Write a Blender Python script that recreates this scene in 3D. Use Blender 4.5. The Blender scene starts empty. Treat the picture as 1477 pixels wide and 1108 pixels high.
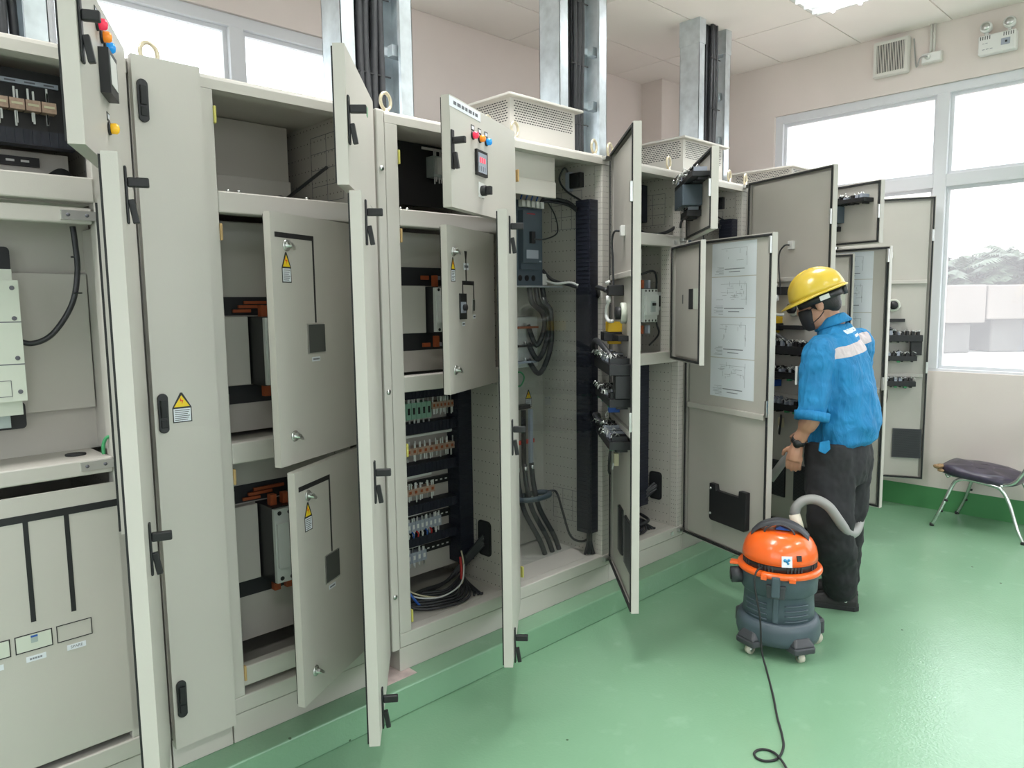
import bpy, math, random
from mathutils import Vector, Matrix, Euler
random.seed(7)
scene = bpy.context.scene
COL = scene.collection
# ------------------------------------------------------------------ camera
W, H, FPX = 1477, 1108, 1060.15
YAW, PITCH, ROLL = math.radians(44.09), math.radians(6.246), math.radians(-0.745)
CAM = Vector((0.0, -2.241, 1.517))
fw = Vector((math.sin(YAW) * math.cos(PITCH), math.cos(YAW) * math.cos(PITCH), -math.sin(PITCH)))
r0 = Vector((math.cos(YAW), -math.sin(YAW), 0)); u0 = r0.cross(fw)
rt = r0 * math.cos(ROLL) + u0 * math.sin(ROLL)
up = u0 * math.cos(ROLL) - r0 * math.sin(ROLL)
cd = bpy.data.cameras.new('camera'); cam = bpy.data.objects.new('camera', cd); COL.objects.link(cam)
cam.matrix_world = Matrix(((rt.x, up.x, -fw.x, CAM.x), (rt.y, up.y, -fw.y, CAM.y), (rt.z, up.z, -fw.z, CAM.z), (0, 0, 0, 1)))
cd.sensor_fit = 'HORIZONTAL'; cd.sensor_width = 36; cd.lens = FPX / W * 36; cd.clip_start = 0.05; cd.clip_end = 300
scene.camera = cam
def px(u, v, depth):
    """point seen at pixel (u, v) at a given forward distance"""
    return CAM + (rt * ((u - W / 2) / FPX) - up * ((v - H / 2) / FPX) + fw) * depth
def pxz(u, v, z):
    d = rt * ((u - W / 2) / FPX) - up * ((v - H / 2) / FPX) + fw
    return CAM + d * ((z - CAM.z) / d.z)
# ------------------------------------------------------------------ world, exposure
world = bpy.data.worlds.new('overcast_sky'); scene.world = world; world.use_nodes = True
bg = world.node_tree.nodes['Background']; bg.inputs[0].default_value = (0.93, 0.965, 1.0, 1); bg.inputs[1].default_value = 3.0
scene.view_settings.view_transform = 'Standard'; scene.view_settings.look = 'None'
scene.view_settings.gamma = 1; scene.view_settings.use_curve_mapping = False
scene.view_settings.exposure = 0.56
LAMP_W = 14.0
scene.cycles.max_bounces = 9; scene.cycles.diffuse_bounces = 6; scene.cycles.transparent_max_bounces = 8
scene.cycles.sample_clamp_indirect = 6.0
# ------------------------------------------------------------------ materials
def nodes(m):
    m.use_nodes = True
    return m.node_tree.nodes, m.node_tree.links, m.node_tree.nodes['Principled BSDF']
def mat(name, c, rough=0.5, metal=0.0, var=0.0, vscale=6.0, bump=0.0, bscale=60.0, coat=0.0, emit=None, es=0.0, spec=0.5):
    m = bpy.data.materials.new(name); N, L, b = nodes(m)
    b.inputs['Base Color'].default_value = (*c, 1); b.inputs['Roughness'].default_value = rough
    b.inputs['Metallic'].default_value = metal; b.inputs['Coat Weight'].default_value = coat
    b.inputs['Specular IOR Level'].default_value = spec
    if emit: b.inputs['Emission Color'].default_value = (*emit, 1); b.inputs['Emission Strength'].default_value = es
    tc = N.new('ShaderNodeTexCoord')
    if var > 0:
        n = N.new('ShaderNodeTexNoise'); n.inputs['Scale'].default_value = vscale; n.inputs['Detail'].default_value = 5
        L.new(tc.outputs['Object'], n.inputs['Vector'])
        r = N.new('ShaderNodeValToRGB'); r.color_ramp.elements[0].position = 0.3; r.color_ramp.elements[1].position = 0.7
        r.color_ramp.elements[0].color = (*[x * (1 - var) for x in c], 1); r.color_ramp.elements[1].color = (*[min(1, x * (1 + var)) for x in c], 1)
        L.new(n.outputs['Fac'], r.inputs['Fac']); L.new(r.outputs['Color'], b.inputs['Base Color'])
    if bump > 0:
        n2 = N.new('ShaderNodeTexNoise'); n2.inputs['Scale'].default_value = bscale; n2.inputs['Detail'].default_value = 3
        L.new(tc.outputs['Object'], n2.inputs['Vector'])
        bp = N.new('ShaderNodeBump'); bp.inputs['Strength'].default_value = bump; bp.inputs['Distance'].default_value = 0.004
        L.new(n2.outputs['Fac'], bp.inputs['Height']); L.new(bp.outputs['Normal'], b.inputs['Normal'])
    return m
GREY = (0.52, 0.495, 0.455)
M = {}
M['cab'] = mat('powder_coat_grey', GREY, 0.42, var=0.02, vscale=3, bump=0.05, bscale=350)
M['cab2'] = mat('powder_coat_plate', (0.49, 0.465, 0.425), 0.45, var=0.03, vscale=4, bump=0.05, bscale=350)
M['black'] = mat('black_plastic', (0.013, 0.013, 0.015), 0.45)
M['rubber'] = mat('black_rubber', (0.016, 0.017, 0.018), 0.7)
M['duct'] = mat('slotted_duct_navy', (0.014, 0.016, 0.028), 0.5, var=0.2, vscale=30)
M['white'] = mat('white_plastic', (0.72, 0.72, 0.70), 0.4)
M['paper'] = mat('paper', (0.72, 0.75, 0.80), 0.7)
M['ink'] = mat('printed_ink', (0.12, 0.12, 0.14), 0.7)
M['grey_print'] = mat('pale_print', (0.24, 0.25, 0.28), 0.7)
M['steel'] = mat('zinc_steel', (0.62, 0.63, 0.62), 0.3, metal=1.0)
M['galv'] = mat('galvanised_steel', (0.60, 0.65, 0.68), 0.38, metal=0.75, var=0.14, vscale=14)
M['brass'] = mat('zinc_yellow_ring', (0.62, 0.55, 0.40), 0.35, metal=0.55, var=0.2, vscale=40)
M['clip'] = mat('yellow_clip', (0.55, 0.50, 0.12), 0.5)
M['tan_clip'] = mat('tan_clip', (0.50, 0.33, 0.14), 0.5)
M['yellow'] = mat('warning_yellow', (0.85, 0.60, 0.01), 0.45)
M['redink'] = mat('warning_red', (0.75, 0.06, 0.01), 0.5)
M['red'] = mat('red_lamp', (0.75, 0.03, 0.08), 0.2, coat=0.5, emit=(1, 0.03, 0.1), es=0.25)
M['orange'] = mat('amber_lamp', (0.85, 0.25, 0.02), 0.2, coat=0.5, emit=(1, 0.3, 0.02), es=0.2)
M['blue'] = mat('blue_lamp', (0.01, 0.22, 0.62), 0.2, coat=0.5, emit=(0.02, 0.4, 1), es=0.25)
M['ylamp'] = mat('yellow_lamp', (0.85, 0.48, 0.02), 0.2, coat=0.5, emit=(1, 0.5, 0.02), es=0.15)
M['led'] = mat('led_digits', (0.8, 0.03, 0.05), 0.4, emit=(1, 0.05, 0.08), es=1.2)
M['mccb'] = mat('slate_breaker', (0.075, 0.10, 0.125), 0.45)
M['mccb_l'] = mat('pale_breaker', (0.55, 0.58, 0.56), 0.42)
M['mccb_m'] = mat('light_breaker_shroud', (0.36, 0.42, 0.41), 0.45)
M['acb'] = mat('ivory_breaker', (0.60, 0.63, 0.55), 0.4)
M['busred'] = mat('orange_red_busbar', (0.33, 0.075, 0.025), 0.5)
M['busR'] = mat('red_busbar_sleeve', (0.60, 0.06, 0.035), 0.5)
M['tan'] = mat('relay_base_tan', (0.44, 0.30, 0.23), 0.5, var=0.15, vscale=80)
M['tgreen'] = mat('terminal_green', (0.24, 0.42, 0.32), 0.5)
M['tgrey'] = mat('terminal_grey', (0.34, 0.37, 0.44), 0.5)
M['tblue'] = mat('blue_wire', (0.02, 0.10, 0.42), 0.45)
M['wirew'] = mat('white_wire', (0.68, 0.69, 0.68), 0.5)
M['wirey'] = mat('cream_wire', (0.60, 0.55, 0.38), 0.5)
M['gwire'] = mat('green_wire', (0.05, 0.30, 0.12), 0.5)
M['redw'] = mat('red_wire', (0.5, 0.02, 0.02), 0.5)
M['cable'] = mat('black_cable', (0.028, 0.029, 0.033), 0.42, var=0.2, vscale=20)
M['yplug'] = mat('yellow_connector', (0.80, 0.50, 0.02), 0.45)
M['slat'] = mat('grille_black', (0.02, 0.021, 0.024), 0.55)
M['vinyl'] = mat('worn_purple_black_vinyl', (0.035, 0.028, 0.050), 0.3, var=0.5, vscale=18, bump=0.2, bscale=30)
M['foam'] = mat('torn_foam', (0.30, 0.19, 0.10), 0.9, var=0.5, vscale=60, bump=1.0, bscale=90)
M['chrome'] = mat('dull_chrome', (0.62, 0.66, 0.64), 0.22, metal=1.0, var=0.1, vscale=25)
M['vacgrey'] = mat('slate_tank_plastic', (0.060, 0.085, 0.105), 0.42, var=0.10, vscale=9, bump=0.08, bscale=200)
M['vacdark'] = mat('dark_bumper_plastic', (0.045, 0.047, 0.055), 0.45, var=0.15, vscale=10)
M['vacorange'] = mat('orange_plastic', (0.86, 0.125, 0.012), 0.28, coat=0.4, var=0.05, vscale=8)
M['hose'] = mat('grey_hose', (0.34, 0.34, 0.33), 0.45)
M['cream'] = mat('cream_caster', (0.60, 0.56, 0.47), 0.5)
M['alu'] = mat('powder_white_aluminium', (0.66, 0.67, 0.70), 0.4)
M['fan'] = mat('aged_white_plastic', (0.66, 0.64, 0.60), 0.45)
M['skin'] = mat('skin', (0.42, 0.22, 0.145), 0.5, var=0.08, vscale=12)
M['hair'] = mat('black_hair', (0.012, 0.010, 0.010), 0.55, bump=0.6, bscale=220)
M['helmet'] = mat('yellow_helmet', (0.64, 0.455, 0.045), 0.28, coat=0.35, var=0.05, vscale=8)
M['trouser'] = mat('black_trouser_cloth', (0.013, 0.013, 0.016), 0.8, var=0.25, vscale=7, bump=0.6, bscale=14)
M['shoe'] = mat('black_shoe', (0.020, 0.019, 0.019), 0.55, bump=0.2, bscale=60)
M['mask'] = mat('black_mask', (0.014, 0.014, 0.018), 0.75)
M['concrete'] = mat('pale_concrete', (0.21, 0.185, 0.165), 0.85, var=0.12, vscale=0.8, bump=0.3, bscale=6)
M['concrete_d'] = mat('darker_concrete', (0.12, 0.115, 0.105), 0.85, var=0.2, vscale=1.2)  # darker, greyer concrete tone for the piers
M['palm'] = mat('palm_leaf', (0.055, 0.08, 0.045), 0.6, var=0.35, vscale=0.7)
M['trunk'] = mat('palm_trunk', (0.14, 0.11, 0.08), 0.9)
def dots_mat(name, c, pitch=0.025, r=0.105):
    """sheet steel with a regular grid of small punched holes, as colour"""
    m = bpy.data.materials.new(name); N, L, b = nodes(m)
    b.inputs['Roughness'].default_value = 0.45
    g = N.new('ShaderNodeNewGeometry'); s = N.new('ShaderNodeSeparateXYZ'); L.new(g.outputs['Position'], s.inputs[0])
    ad = N.new('ShaderNodeMath'); ad.operation = 'ADD'; L.new(s.outputs['X'], ad.inputs[0]); L.new(s.outputs['Y'], ad.inputs[1])
    def fr(sock, p):
        k = N.new('ShaderNodeMath'); k.operation = 'DIVIDE'; L.new(sock, k.inputs[0]); k.inputs[1].default_value = p
        f = N.new('ShaderNodeMath'); f.operation = 'FRACT'; L.new(k.outputs[0], f.inputs[0])
        q = N.new('ShaderNodeMath'); q.operation = 'SUBTRACT'; L.new(f.outputs[0], q.inputs[0]); q.inputs[1].default_value = 0.5
        a = N.new('ShaderNodeMath'); a.operation = 'MULTIPLY'; L.new(q.outputs[0], a.inputs[0]); a.inputs[1].default_value = p
        e = N.new('ShaderNodeMath'); e.operation = 'POWER'; L.new(a.outputs[0], e.inputs[0]); e.inputs[1].default_value = 2
        return e
    sm = N.new('ShaderNodeMath'); sm.operation = 'ADD'
    L.new(fr(ad.outputs[0], pitch).outputs[0], sm.inputs[0]); L.new(fr(s.outputs['Z'], pitch * 2).outputs[0], sm.inputs[1])
    lt = N.new('ShaderNodeMath'); lt.operation = 'LESS_THAN'; L.new(sm.outputs[0], lt.inputs[0]); lt.inputs[1].default_value = (r * pitch) ** 2
    mx = N.new('ShaderNodeMix'); mx.data_type = 'RGBA'; L.new(lt.outputs[0], mx.inputs[0])
    mx.inputs[6].default_value = (*c, 1); mx.inputs[7].default_value = (0.03, 0.03, 0.03, 1)
    L.new(mx.outputs[2], b.inputs['Base Color'])
    return m
M['perf'] = dots_mat('perforated_plate', (0.48, 0.455, 0.415), r=0.10)
M['perfpost'] = dots_mat('perforated_post', (0.52, 0.495, 0.455), 0.0125, 0.15)
def floor_mat():
    m = bpy.data.materials.new('green_epoxy'); N, L, b = nodes(m)
    tc = N.new('ShaderNodeTexCoord')
    n = N.new('ShaderNodeTexNoise'); n.inputs['Scale'].default_value = 1.3; n.inputs['Detail'].default_value = 6; L.new(tc.outputs['Object'], n.inputs['Vector'])
    r = N.new('ShaderNodeValToRGB'); r.color_ramp.elements[0].position = .3; r.color_ramp.elements[1].position = .72
    r.color_ramp.elements[0].color = (0.172, 0.322, 0.198, 1); r.color_ramp.elements[1].color = (0.20, 0.36, 0.232, 1)
    L.new(n.outputs['Fac'], r.inputs['Fac'])
    # scattered dark specks and pale scuffs
    v = N.new('ShaderNodeTexVoronoi'); v.inputs['Scale'].default_value = 5.0; L.new(tc.outputs['Object'], v.inputs['Vector'])
    lt = N.new('ShaderNodeMath'); lt.operation = 'LESS_THAN'; lt.inputs[1].default_value = 0.028; L.new(v.outputs['Distance'], lt.inputs[0])
    mx = N.new('ShaderNodeMix'); mx.data_type = 'RGBA'; L.new(lt.outputs[0], mx.inputs[0]); L.new(r.outputs['Color'], mx.inputs[6]); mx.inputs[7].default_value = (0.06, 0.11, 0.06, 1)
    n3 = N.new('ShaderNodeTexNoise'); n3.inputs['Scale'].default_value = 9; n3.inputs['Detail'].default_value = 8; L.new(tc.outputs['Object'], n3.inputs['Vector'])
    r3 = N.new('ShaderNodeValToRGB'); r3.color_ramp.elements[0].position = .60; r3.color_ramp.elements[1].position = .80
    r3.color_ramp.elements[0].color = (0, 0, 0, 1); r3.color_ramp.elements[1].color = (.18, .18, .18, 1); L.new(n3.outputs['Fac'], r3.inputs['Fac'])
    m2 = N.new('ShaderNodeMix'); m2.data_type = 'RGBA'; L.new(r3.outputs['Color'], m2.inputs[0]); L.new(mx.outputs[2], m2.inputs[6]); m2.inputs[7].default_value = (0.38, 0.56, 0.43, 1)
    L.new(m2.outputs[2], b.inputs['Base Color'])
    b.inputs['Roughness'].default_value = 0.22; b.inputs['Specular IOR Level'].default_value = 0.75
    n2 = N.new('ShaderNodeTexNoise'); n2.inputs['Scale'].default_value = 95; n2.inputs['Detail'].default_value = 2; L.new(tc.outputs['Object'], n2.inputs['Vector'])
    bp = N.new('ShaderNodeBump'); bp.inputs['Strength'].default_value = .25; bp.inputs['Distance'].default_value = .004; L.new(n2.outputs['Fac'], bp.inputs['Height']); L.new(bp.outputs['Normal'], b.inputs['Normal'])
    return m
M['floor'] = floor_mat()
M['green'] = mat('green_band_paint', (0.075, 0.27, 0.10), 0.4, var=0.06, vscale=3)
M['wall'] = mat('beige_wall_paint', (0.715, 0.64, 0.605), 0.75, var=0.025, vscale=2.5, bump=0.12, bscale=120)
M['tile'] = mat('ceiling_board', (0.86, 0.80, 0.765), 0.85, var=0.02, vscale=2, bump=0.1, bscale=200)
M['tbar'] = mat('ceiling_bar', (0.60, 0.58, 0.54), 0.6)
M['lamp_tube'] = mat('lit_tube', (1, 1, 1), 0.5, emit=(0.97, 0.99, 1.0), es=9.0)
M['reflector'] = mat('lamp_reflector', (0.85, 0.86, 0.88), 0.25, metal=0.3)
def clear_mat(name, tint, refl):
    m = bpy.data.materials.new(name); m.use_nodes = True; N = m.node_tree.nodes; L = m.node_tree.links
    N.remove(N['Principled BSDF'])
    t = N.new('ShaderNodeBsdfTransparent'); t.inputs[0].default_value = (*tint, 1)
    g = N.new('ShaderNodeBsdfGlossy'); g.inputs['Roughness'].default_value = 0.03
    mx = N.new('ShaderNodeMixShader'); mx.inputs[0].default_value = refl
    L.new(t.outputs[0], mx.inputs[1]); L.new(g.outputs[0], mx.inputs[2]); L.new(mx.outputs[0], N['Material Output'].inputs['Surface'])
    return m
M['glass'] = clear_mat('window_glass', (0.94, 0.96, 0.96), 0.05)
M['acrylic'] = clear_mat('clear_guard_sheet', (0.93, 0.95, 0.95), 0.07)
def dusty_hazed_glass():
    m = clear_mat('dusty_hazed_window_glass', (0.94, 0.96, 0.96), 0.05); N = m.node_tree.nodes; L = m.node_tree.links
    old = N['Material Output'].inputs['Surface'].links[0].from_socket
    d = N.new('ShaderNodeBsdfTranslucent'); d.inputs[0].default_value = (0.95, 0.96, 0.98, 1)
    mx = N.new('ShaderNodeMixShader'); mx.inputs[0].default_value = 0.10  # dust film plus glare haze put in as a white translucent layer
    L.new(old, mx.inputs[1]); L.new(d.outputs[0], mx.inputs[2]); L.new(mx.outputs[0], N['Material Output'].inputs['Surface'])
    return m
M['dglass'] = dusty_hazed_glass()
# ------------------------------------------------------------------ mesh builder
WP = {}          # frame offset of every object that parents others
class MB:
    def __init__(s): s.v = []; s.f = []; s.mi = []; s.sm = []; s.m = 0; s.s = False
    def _a(s, vs, fs):
        o = len(s.v); s.v += [tuple(p) for p in vs]
        for f in fs: s.f.append(tuple(i + o for i in f)); s.mi.append(s.m); s.sm.append(s.s)
        return s
    def box(s, x0, x1, y0, y1, z0, z1, T=None):
        vs = [Vector((x, y, z)) for z in (z0, z1) for y in (y0, y1) for x in (x0, x1)]
        if T: vs = [T @ p for p in vs]
        return s._a(vs, [(0, 2, 3, 1), (4, 5, 7, 6), (0, 1, 5, 4), (2, 6, 7, 3), (0, 4, 6, 2), (1, 3, 7, 5)])
    def prism(s, pts, n, T=None):
        """polygon pts (3d) extruded along vector n"""
        k = len(pts); n = Vector(n); a = [Vector(p) for p in pts]; vs = a + [p + n for p in a]
        if T: vs = [T @ p for p in vs]
        return s._a(vs, [tuple(range(k))[::-1], tuple(range(k, 2 * k))] + [(i, (i + 1) % k, k + (i + 1) % k, k + i) for i in range(k)])
    def rings(s, rs, cap=True, closed=False):
        k = len(rs[0]); vs = [p for r in rs for p in r]; fs = []
        for j in range(len(rs) - (0 if closed else 1)):
            j2 = (j + 1) % len(rs)
            for i in range(k): fs.append((j * k + i, j * k + (i + 1) % k, j2 * k + (i + 1) % k, j2 * k + i))
        if cap and not closed: fs += [tuple(range(k))[::-1], tuple(range((len(rs) - 1) * k, len(rs) * k))]
        return s._a(vs, fs)
    def tube(s, path, r, n=8, closed=False):
        P = [Vector(p) for p in path]; R = r if isinstance(r, (list, tuple)) else [r] * len(P); rs = []
        prev = None; sm = s.s; s.s = True
        for i, p in enumerate(P):
            if closed: t = P[(i + 1) % len(P)] - P[i - 1]
            else: t = P[min(i + 1, len(P) - 1)] - P[max(i - 1, 0)]
            t.normalize()
            if prev is None:
                a = Vector((0, 0, 1)) if abs(t.z) < .9 else Vector((1, 0, 0)); prev = t.cross(a).normalized()
            prev = (prev - t * prev.dot(t)).normalized(); b = t.cross(prev)
            rs.append([p + (prev * math.cos(2 * math.pi * q / n) + b * math.sin(2 * math.pi * q / n)) * R[i] for q in range(n)])
        s.rings(rs, closed=closed); s.s = sm; return s
    def cyl(s, a, b, r, r2=None, n=16):
        return s.tube([a, b], [r, r if r2 is None else r2], n)
    def lathe(s, prof, c=(0, 0, 0), n=32, sx=1, sy=1, T=None):
        c = Vector(c); sm = s.s; s.s = True
        rs = [[c + Vector((r * sx * math.cos(2 * math.pi * q / n), r * sy * math.sin(2 * math.pi * q / n), z)) for q in range(n)] for r, z in prof]
        if T: rs = [[T @ p for p in r] for r in rs]
        s.rings(rs); s.s = sm; return s
    def ell(s, c, rx, ry, rz, n=14, T=None):
        pr = [(math.sin(math.pi * k / 8), -math.cos(math.pi * k / 8) * rz) for k in range(9)]; pr[0] = (0.02, -rz); pr[-1] = (0.02, rz)
        return s.lathe([(a, z) for a, z in pr], c, n, rx, ry, T)
    def holes(s, o, ux, uz, w, h, nx, nz, fx=0.62, fz=0.45, m=0.06, stagger=True):
        """flat sheet o + ux*w, uz*h with a field of slots left open"""
        o, ux, uz = Vector(o), Vector(ux), Vector(uz); zx = [0]
        rows = []; mh = h * m; cellz = (h - 2 * mh) / nz
        def q(a, b, c, d): s._a([o + ux * a + uz * c, o + ux * b + uz * c, o + ux * b + uz * d, o + ux * a + uz * d], [(0, 1, 2, 3)])
        q(0, w, 0, mh); q(0, w, h - mh, h)
        mw = w * m; cx = (w - 2 * mw) / nx
        for j in range(nz):
            z = mh + j * cellz; za = z + cellz * (1 - fz) / 2; zb = z + cellz * (1 + fz) / 2
            q(0, w, z, za); q(0, w, zb, z + cellz)
            a = 0; off = cx * 0.5 if (stagger and j % 2) else 0
            for i in range(nx):
                x = mw + i * cx + off; xa = x + cx * (1 - fx) / 2; xb = x + cx * (1 + fx) / 2
                if xb > w - mw * .5: break
                q(a, xa, za, zb); a = xb
            q(a, w, za, zb)
        return s
    def build(s, name, mats, parent=None, bevel=0.0, kind=None, label=None, cat=None, group=None, seg=2, rec=True):
        c = Vector((0, 0, 0))
        if rec and s.v:
            lo = [min(p[i] for p in s.v) for i in range(3)]; hi = [max(p[i] for p in s.v) for i in range(3)]
            c = Vector(((lo[0] + hi[0]) / 2, (lo[1] + hi[1]) / 2, lo[2] if parent is None else (lo[2] + hi[2]) / 2))
        me = bpy.data.meshes.new(name); me.from_pydata([tuple(Vector(p) - c) for p in s.v], [], s.f)
        ms = mats if isinstance(mats, (list, tuple)) else [mats]
        for m in ms: me.materials.append(M[m] if isinstance(m, str) else m)
        me.polygons.foreach_set('material_index', s.mi); me.polygons.foreach_set('use_smooth', s.sm); me.update()
        o = bpy.data.objects.new(name, me); COL.objects.link(o)
        off = Vector((0, 0, 0))
        if parent is not None: o.parent = parent; off = WP[parent]
        o.location = c - off; WP[o] = c
        if bevel > 0:
            b = o.modifiers.new('bevel', 'BEVEL'); b.width = bevel; b.segments = seg; b.limit_method = 'ANGLE'; b.angle_limit = math.radians(50); b.harden_normals = False
        tag(o, label, cat, group, kind); return o
def tag(o, label=None, cat=None, group=None, kind=None):
    if label: o['label'] = label
    if cat: o['category'] = cat
    if group: o['group'] = group
    if kind: o['kind'] = kind
    return o
def empty(name, loc, label=None, cat=None, group=None, kind=None):
    o = bpy.data.objects.new(name, None); COL.objects.link(o); o.location = loc; o.empty_display_size = .1; WP[o] = Vector(loc)
    return tag(o, label, cat, group, kind)
def spl(pts, n=8):
    """smooth path through pts"""
    P = [Vector(p) for p in pts]; out = []
    for i in range(len(P) - 1):
        a, b, c, d = P[max(i - 1, 0)], P[i], P[i + 1], P[min(i + 2, len(P) - 1)]
        for k in range(n):
            t = k / n
            out.append(0.5 * ((2 * b) + (c - a) * t + (2 * a - 5 * b + 4 * c - d) * t * t + (3 * b - a - 3 * c + d) * t ** 3))
    return out + [P[-1]]
def copy_tree(o, loc):
    c = o.copy(); COL.objects.link(c); c.location = loc
    for ch in [x for x in COL.objects if x.parent == o]:
        d = ch.copy(); COL.objects.link(d); d.parent = c
        for g in [x for x in COL.objects if x.parent == ch]:
            e = g.copy(); COL.objects.link(e); e.parent = d
    return c
def B(*a): return MB().box(*a)
# ------------------------------------------------------------------ room shell
XW, YB, ZC, X0, Y0, KZ = 5.783, 1.69, 3.384, -2.6, -5.0, 0.11
B(X0 - .2, XW + .15, Y0 - .15, YB + .15, -.12, 0).build('floor', 'floor', kind='structure', label='green epoxy painted concrete floor of the switch room', rec=False)
kb = B(X0, 5.50, -.10, .86, 0, KZ).build('kerb', 'floor', kind='structure', bevel=.006, label='low green painted concrete plinth under the row of cabinets')
B(1.46, 1.60, -.045, .30, KZ - .001, KZ + .0012).build('bare_concrete_patch', mat('bare_pinkish_concrete', (.50, .40, .38), .9, var=.2, vscale=20), kb)
# end wall with its window band
WY0, WY1, WZ0, WZ1 = -4.16, .653, 1.0, 2.98
w = MB(); w.box(XW, XW + .15, Y0, YB, 0, WZ0); w.box(XW, XW + .15, Y0, YB, WZ1, ZC + .1); w.box(XW, XW + .15, Y0, WY0, WZ0, WZ1); w.box(XW, XW + .15, WY1, YB, WZ0, WZ1)
w.build('wall_right', 'wall', kind='structure', label='beige end wall with a wide white-framed window band')
B(5.405, XW, 1.475, YB, 0, ZC).build('pillar', 'wall', kind='structure', label='beige corner pillar beyond the last cable ladder')
B(XW - .004, XW, Y0, YB - .215, 0, .16).build('baseboard_right', 'green', kind='structure')
LY0, LY1, LZ0, LZ1 = -3.9, -.7, .95, 2.98
w = MB(); w.box(X0 - .15, X0, Y0, YB, 0, LZ0); w.box(X0 - .15, X0, Y0, YB, LZ1, ZC + .1); w.box(X0 - .15, X0, Y0, LY0, LZ0, LZ1); w.box(X0 - .15, X0, LY1, YB, LZ0, LZ1); w.build('wall_left', 'wall', kind='structure')
FX0, FX1 = -2.0, 5.2
w = MB(); w.box(X0 - .15, XW + .15, Y0 - .15, Y0, 0, LZ0); w.box(X0 - .15, XW + .15, Y0 - .15, Y0, LZ1, ZC + .1); w.box(X0 - .15, FX0, Y0 - .15, Y0, LZ0, LZ1); w.box(FX1, XW + .15, Y0 - .15, Y0, LZ0, LZ1); w.build('wall_front', 'wall', kind='structure')
BX0, BX1, BZ0, BZ1 = -1.9, 2.83, 1.2, 3.06
w = MB(); w.box(X0, XW + .15, YB, YB + .15, 0, BZ0); w.box(X0, XW + .15, YB, YB + .15, BZ1, ZC + .1); w.box(X0, BX0, YB, YB + .15, BZ0, BZ1); w.box(BX1, XW + .15, YB, YB + .15, BZ0, BZ1)
w.build('wall_back', 'wall', kind='structure', label='beige wall behind the cabinets with high windows')
def window(name, label, along, a0, a1, z0, z1, plane, bars, trans, sgn=1, g='glass'):
    """along 'x' or 'y'; frame stands just outside the plane"""
    root = empty(name, (plane, a0, z0) if along == 'y' else (a0, plane, z0), label=label, kind='structure')
    def bx(mb, s0, s1, d0, d1, q0, q1):
        if along == 'y': mb.box(plane + d0, plane + d1, s0, s1, q0, q1)
        else: mb.box(s0, s1, plane + d0, plane + d1, q0, q1)
    mb = MB(); t = .062
    bx(mb, a0, a0 + t, .02, .09, z0, z1); bx(mb, a1 - t, a1, .02, .09, z0, z1); bx(mb, a0 + t, a1 - t, .02, .09, z0, z0 + t); bx(mb, a0 + t, a1 - t, .02, .09, z1 - t, z1)
    mb.build('window_frame', 'alu', root, bevel=.003)
    for b in bars:
        mb = MB(); bx(mb, b - .04, b + .04, .015, .085, z0 + t, z1 - t); mb.build('mullion', 'alu', root, bevel=.003)
    ed = [a0 + t] + [q for b in bars for q in (b - .04, b + .04)] + [a1 - t]
    for i in range(0, len(ed), 2):
        zz = [z0 + t] + ([trans - .042, trans + .042] if trans else []) + [z1 - t]
        if trans: mb = MB(); bx(mb, ed[i], ed[i + 1], .016, .084, trans - .042, trans + .042); mb.build('transom', 'alu', root, bevel=.003)
        for j in range(0, len(zz), 2):
            sa = MB(); f = .022
            bx(sa, ed[i], ed[i] + f, .05, .08, zz[j], zz[j + 1]); bx(sa, ed[i + 1] - f, ed[i + 1], .05, .08, zz[j], zz[j + 1])
            bx(sa, ed[i] + f, ed[i + 1] - f, .05, .08, zz[j], zz[j] + f); bx(sa, ed[i] + f, ed[i + 1] - f, .05, .08, zz[j + 1] - f, zz[j + 1])
            sf = sa.build('sash_frame', 'alu', root)
            p = MB(); bx(p, ed[i] + f, ed[i + 1] - f, .063, .067, zz[j] + f, zz[j + 1] - f); p.build('pane', g, sf)
    return root
window('window_1', 'white aluminium window band in the end wall', 'y', WY0, WY1, WZ0 - .045, WZ1, XW, [-2.95, -1.75, -.562], 2.328, g='dglass')
window('added_window_3', 'unseen window band added for daylight in the wall to the left of the viewer', 'y', LY0, LY1, LZ0, LZ1, X0 - .11, [-2.85, -1.75], 2.3)  # unseen window, added for daylight from the left
window('added_window_4', 'unseen window band added for daylight in the wall behind the viewer', 'x', FX0, FX1, LZ0, LZ1, Y0 - .11, [-.8, .4, 1.6, 2.8, 4.0], 2.3)  # unseen window, added to light the cabinet fronts from behind the viewer
window('window_2', 'high white-framed window behind the left cabinets', 'x', BX0, BX1, BZ0, BZ1, YB, [-.9, .0, .91, 1.814], None)
for a in ((WY0, WY1, WZ0, WZ1, 'y'), (BX0, BX1, BZ0, BZ1, 'x'), (LY0, LY1, LZ0, LZ1, 'l'), (FX0, FX1, LZ0, LZ1, 'f')):     # light portals in the window openings (emit nothing)
    ld = bpy.data.lights.new('window_portal', 'AREA'); ld.shape = 'RECTANGLE'; ld.size = a[1] - a[0]; ld.size_y = a[3] - a[2]; ld.cycles.is_portal = True
    lo = bpy.data.objects.new('window_portal', ld); COL.objects.link(lo)
    c = (a[0] + a[1]) / 2; z = (a[2] + a[3]) / 2
    if a[4] == 'y': lo.location = (XW + .14, c, z); lo.rotation_euler = (math.radians(90), 0, math.radians(90))
    elif a[4] == 'l': lo.location = (X0 - .14, c, z); lo.rotation_euler = (math.radians(90), 0, math.radians(-90))
    elif a[4] == 'f': lo.location = (c, Y0 - .14, z); lo.rotation_euler = (math.radians(90), 0, 0)
    else: lo.location = (c, YB + .14, z); lo.rotation_euler = (math.radians(-90), 0, 0)
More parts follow.
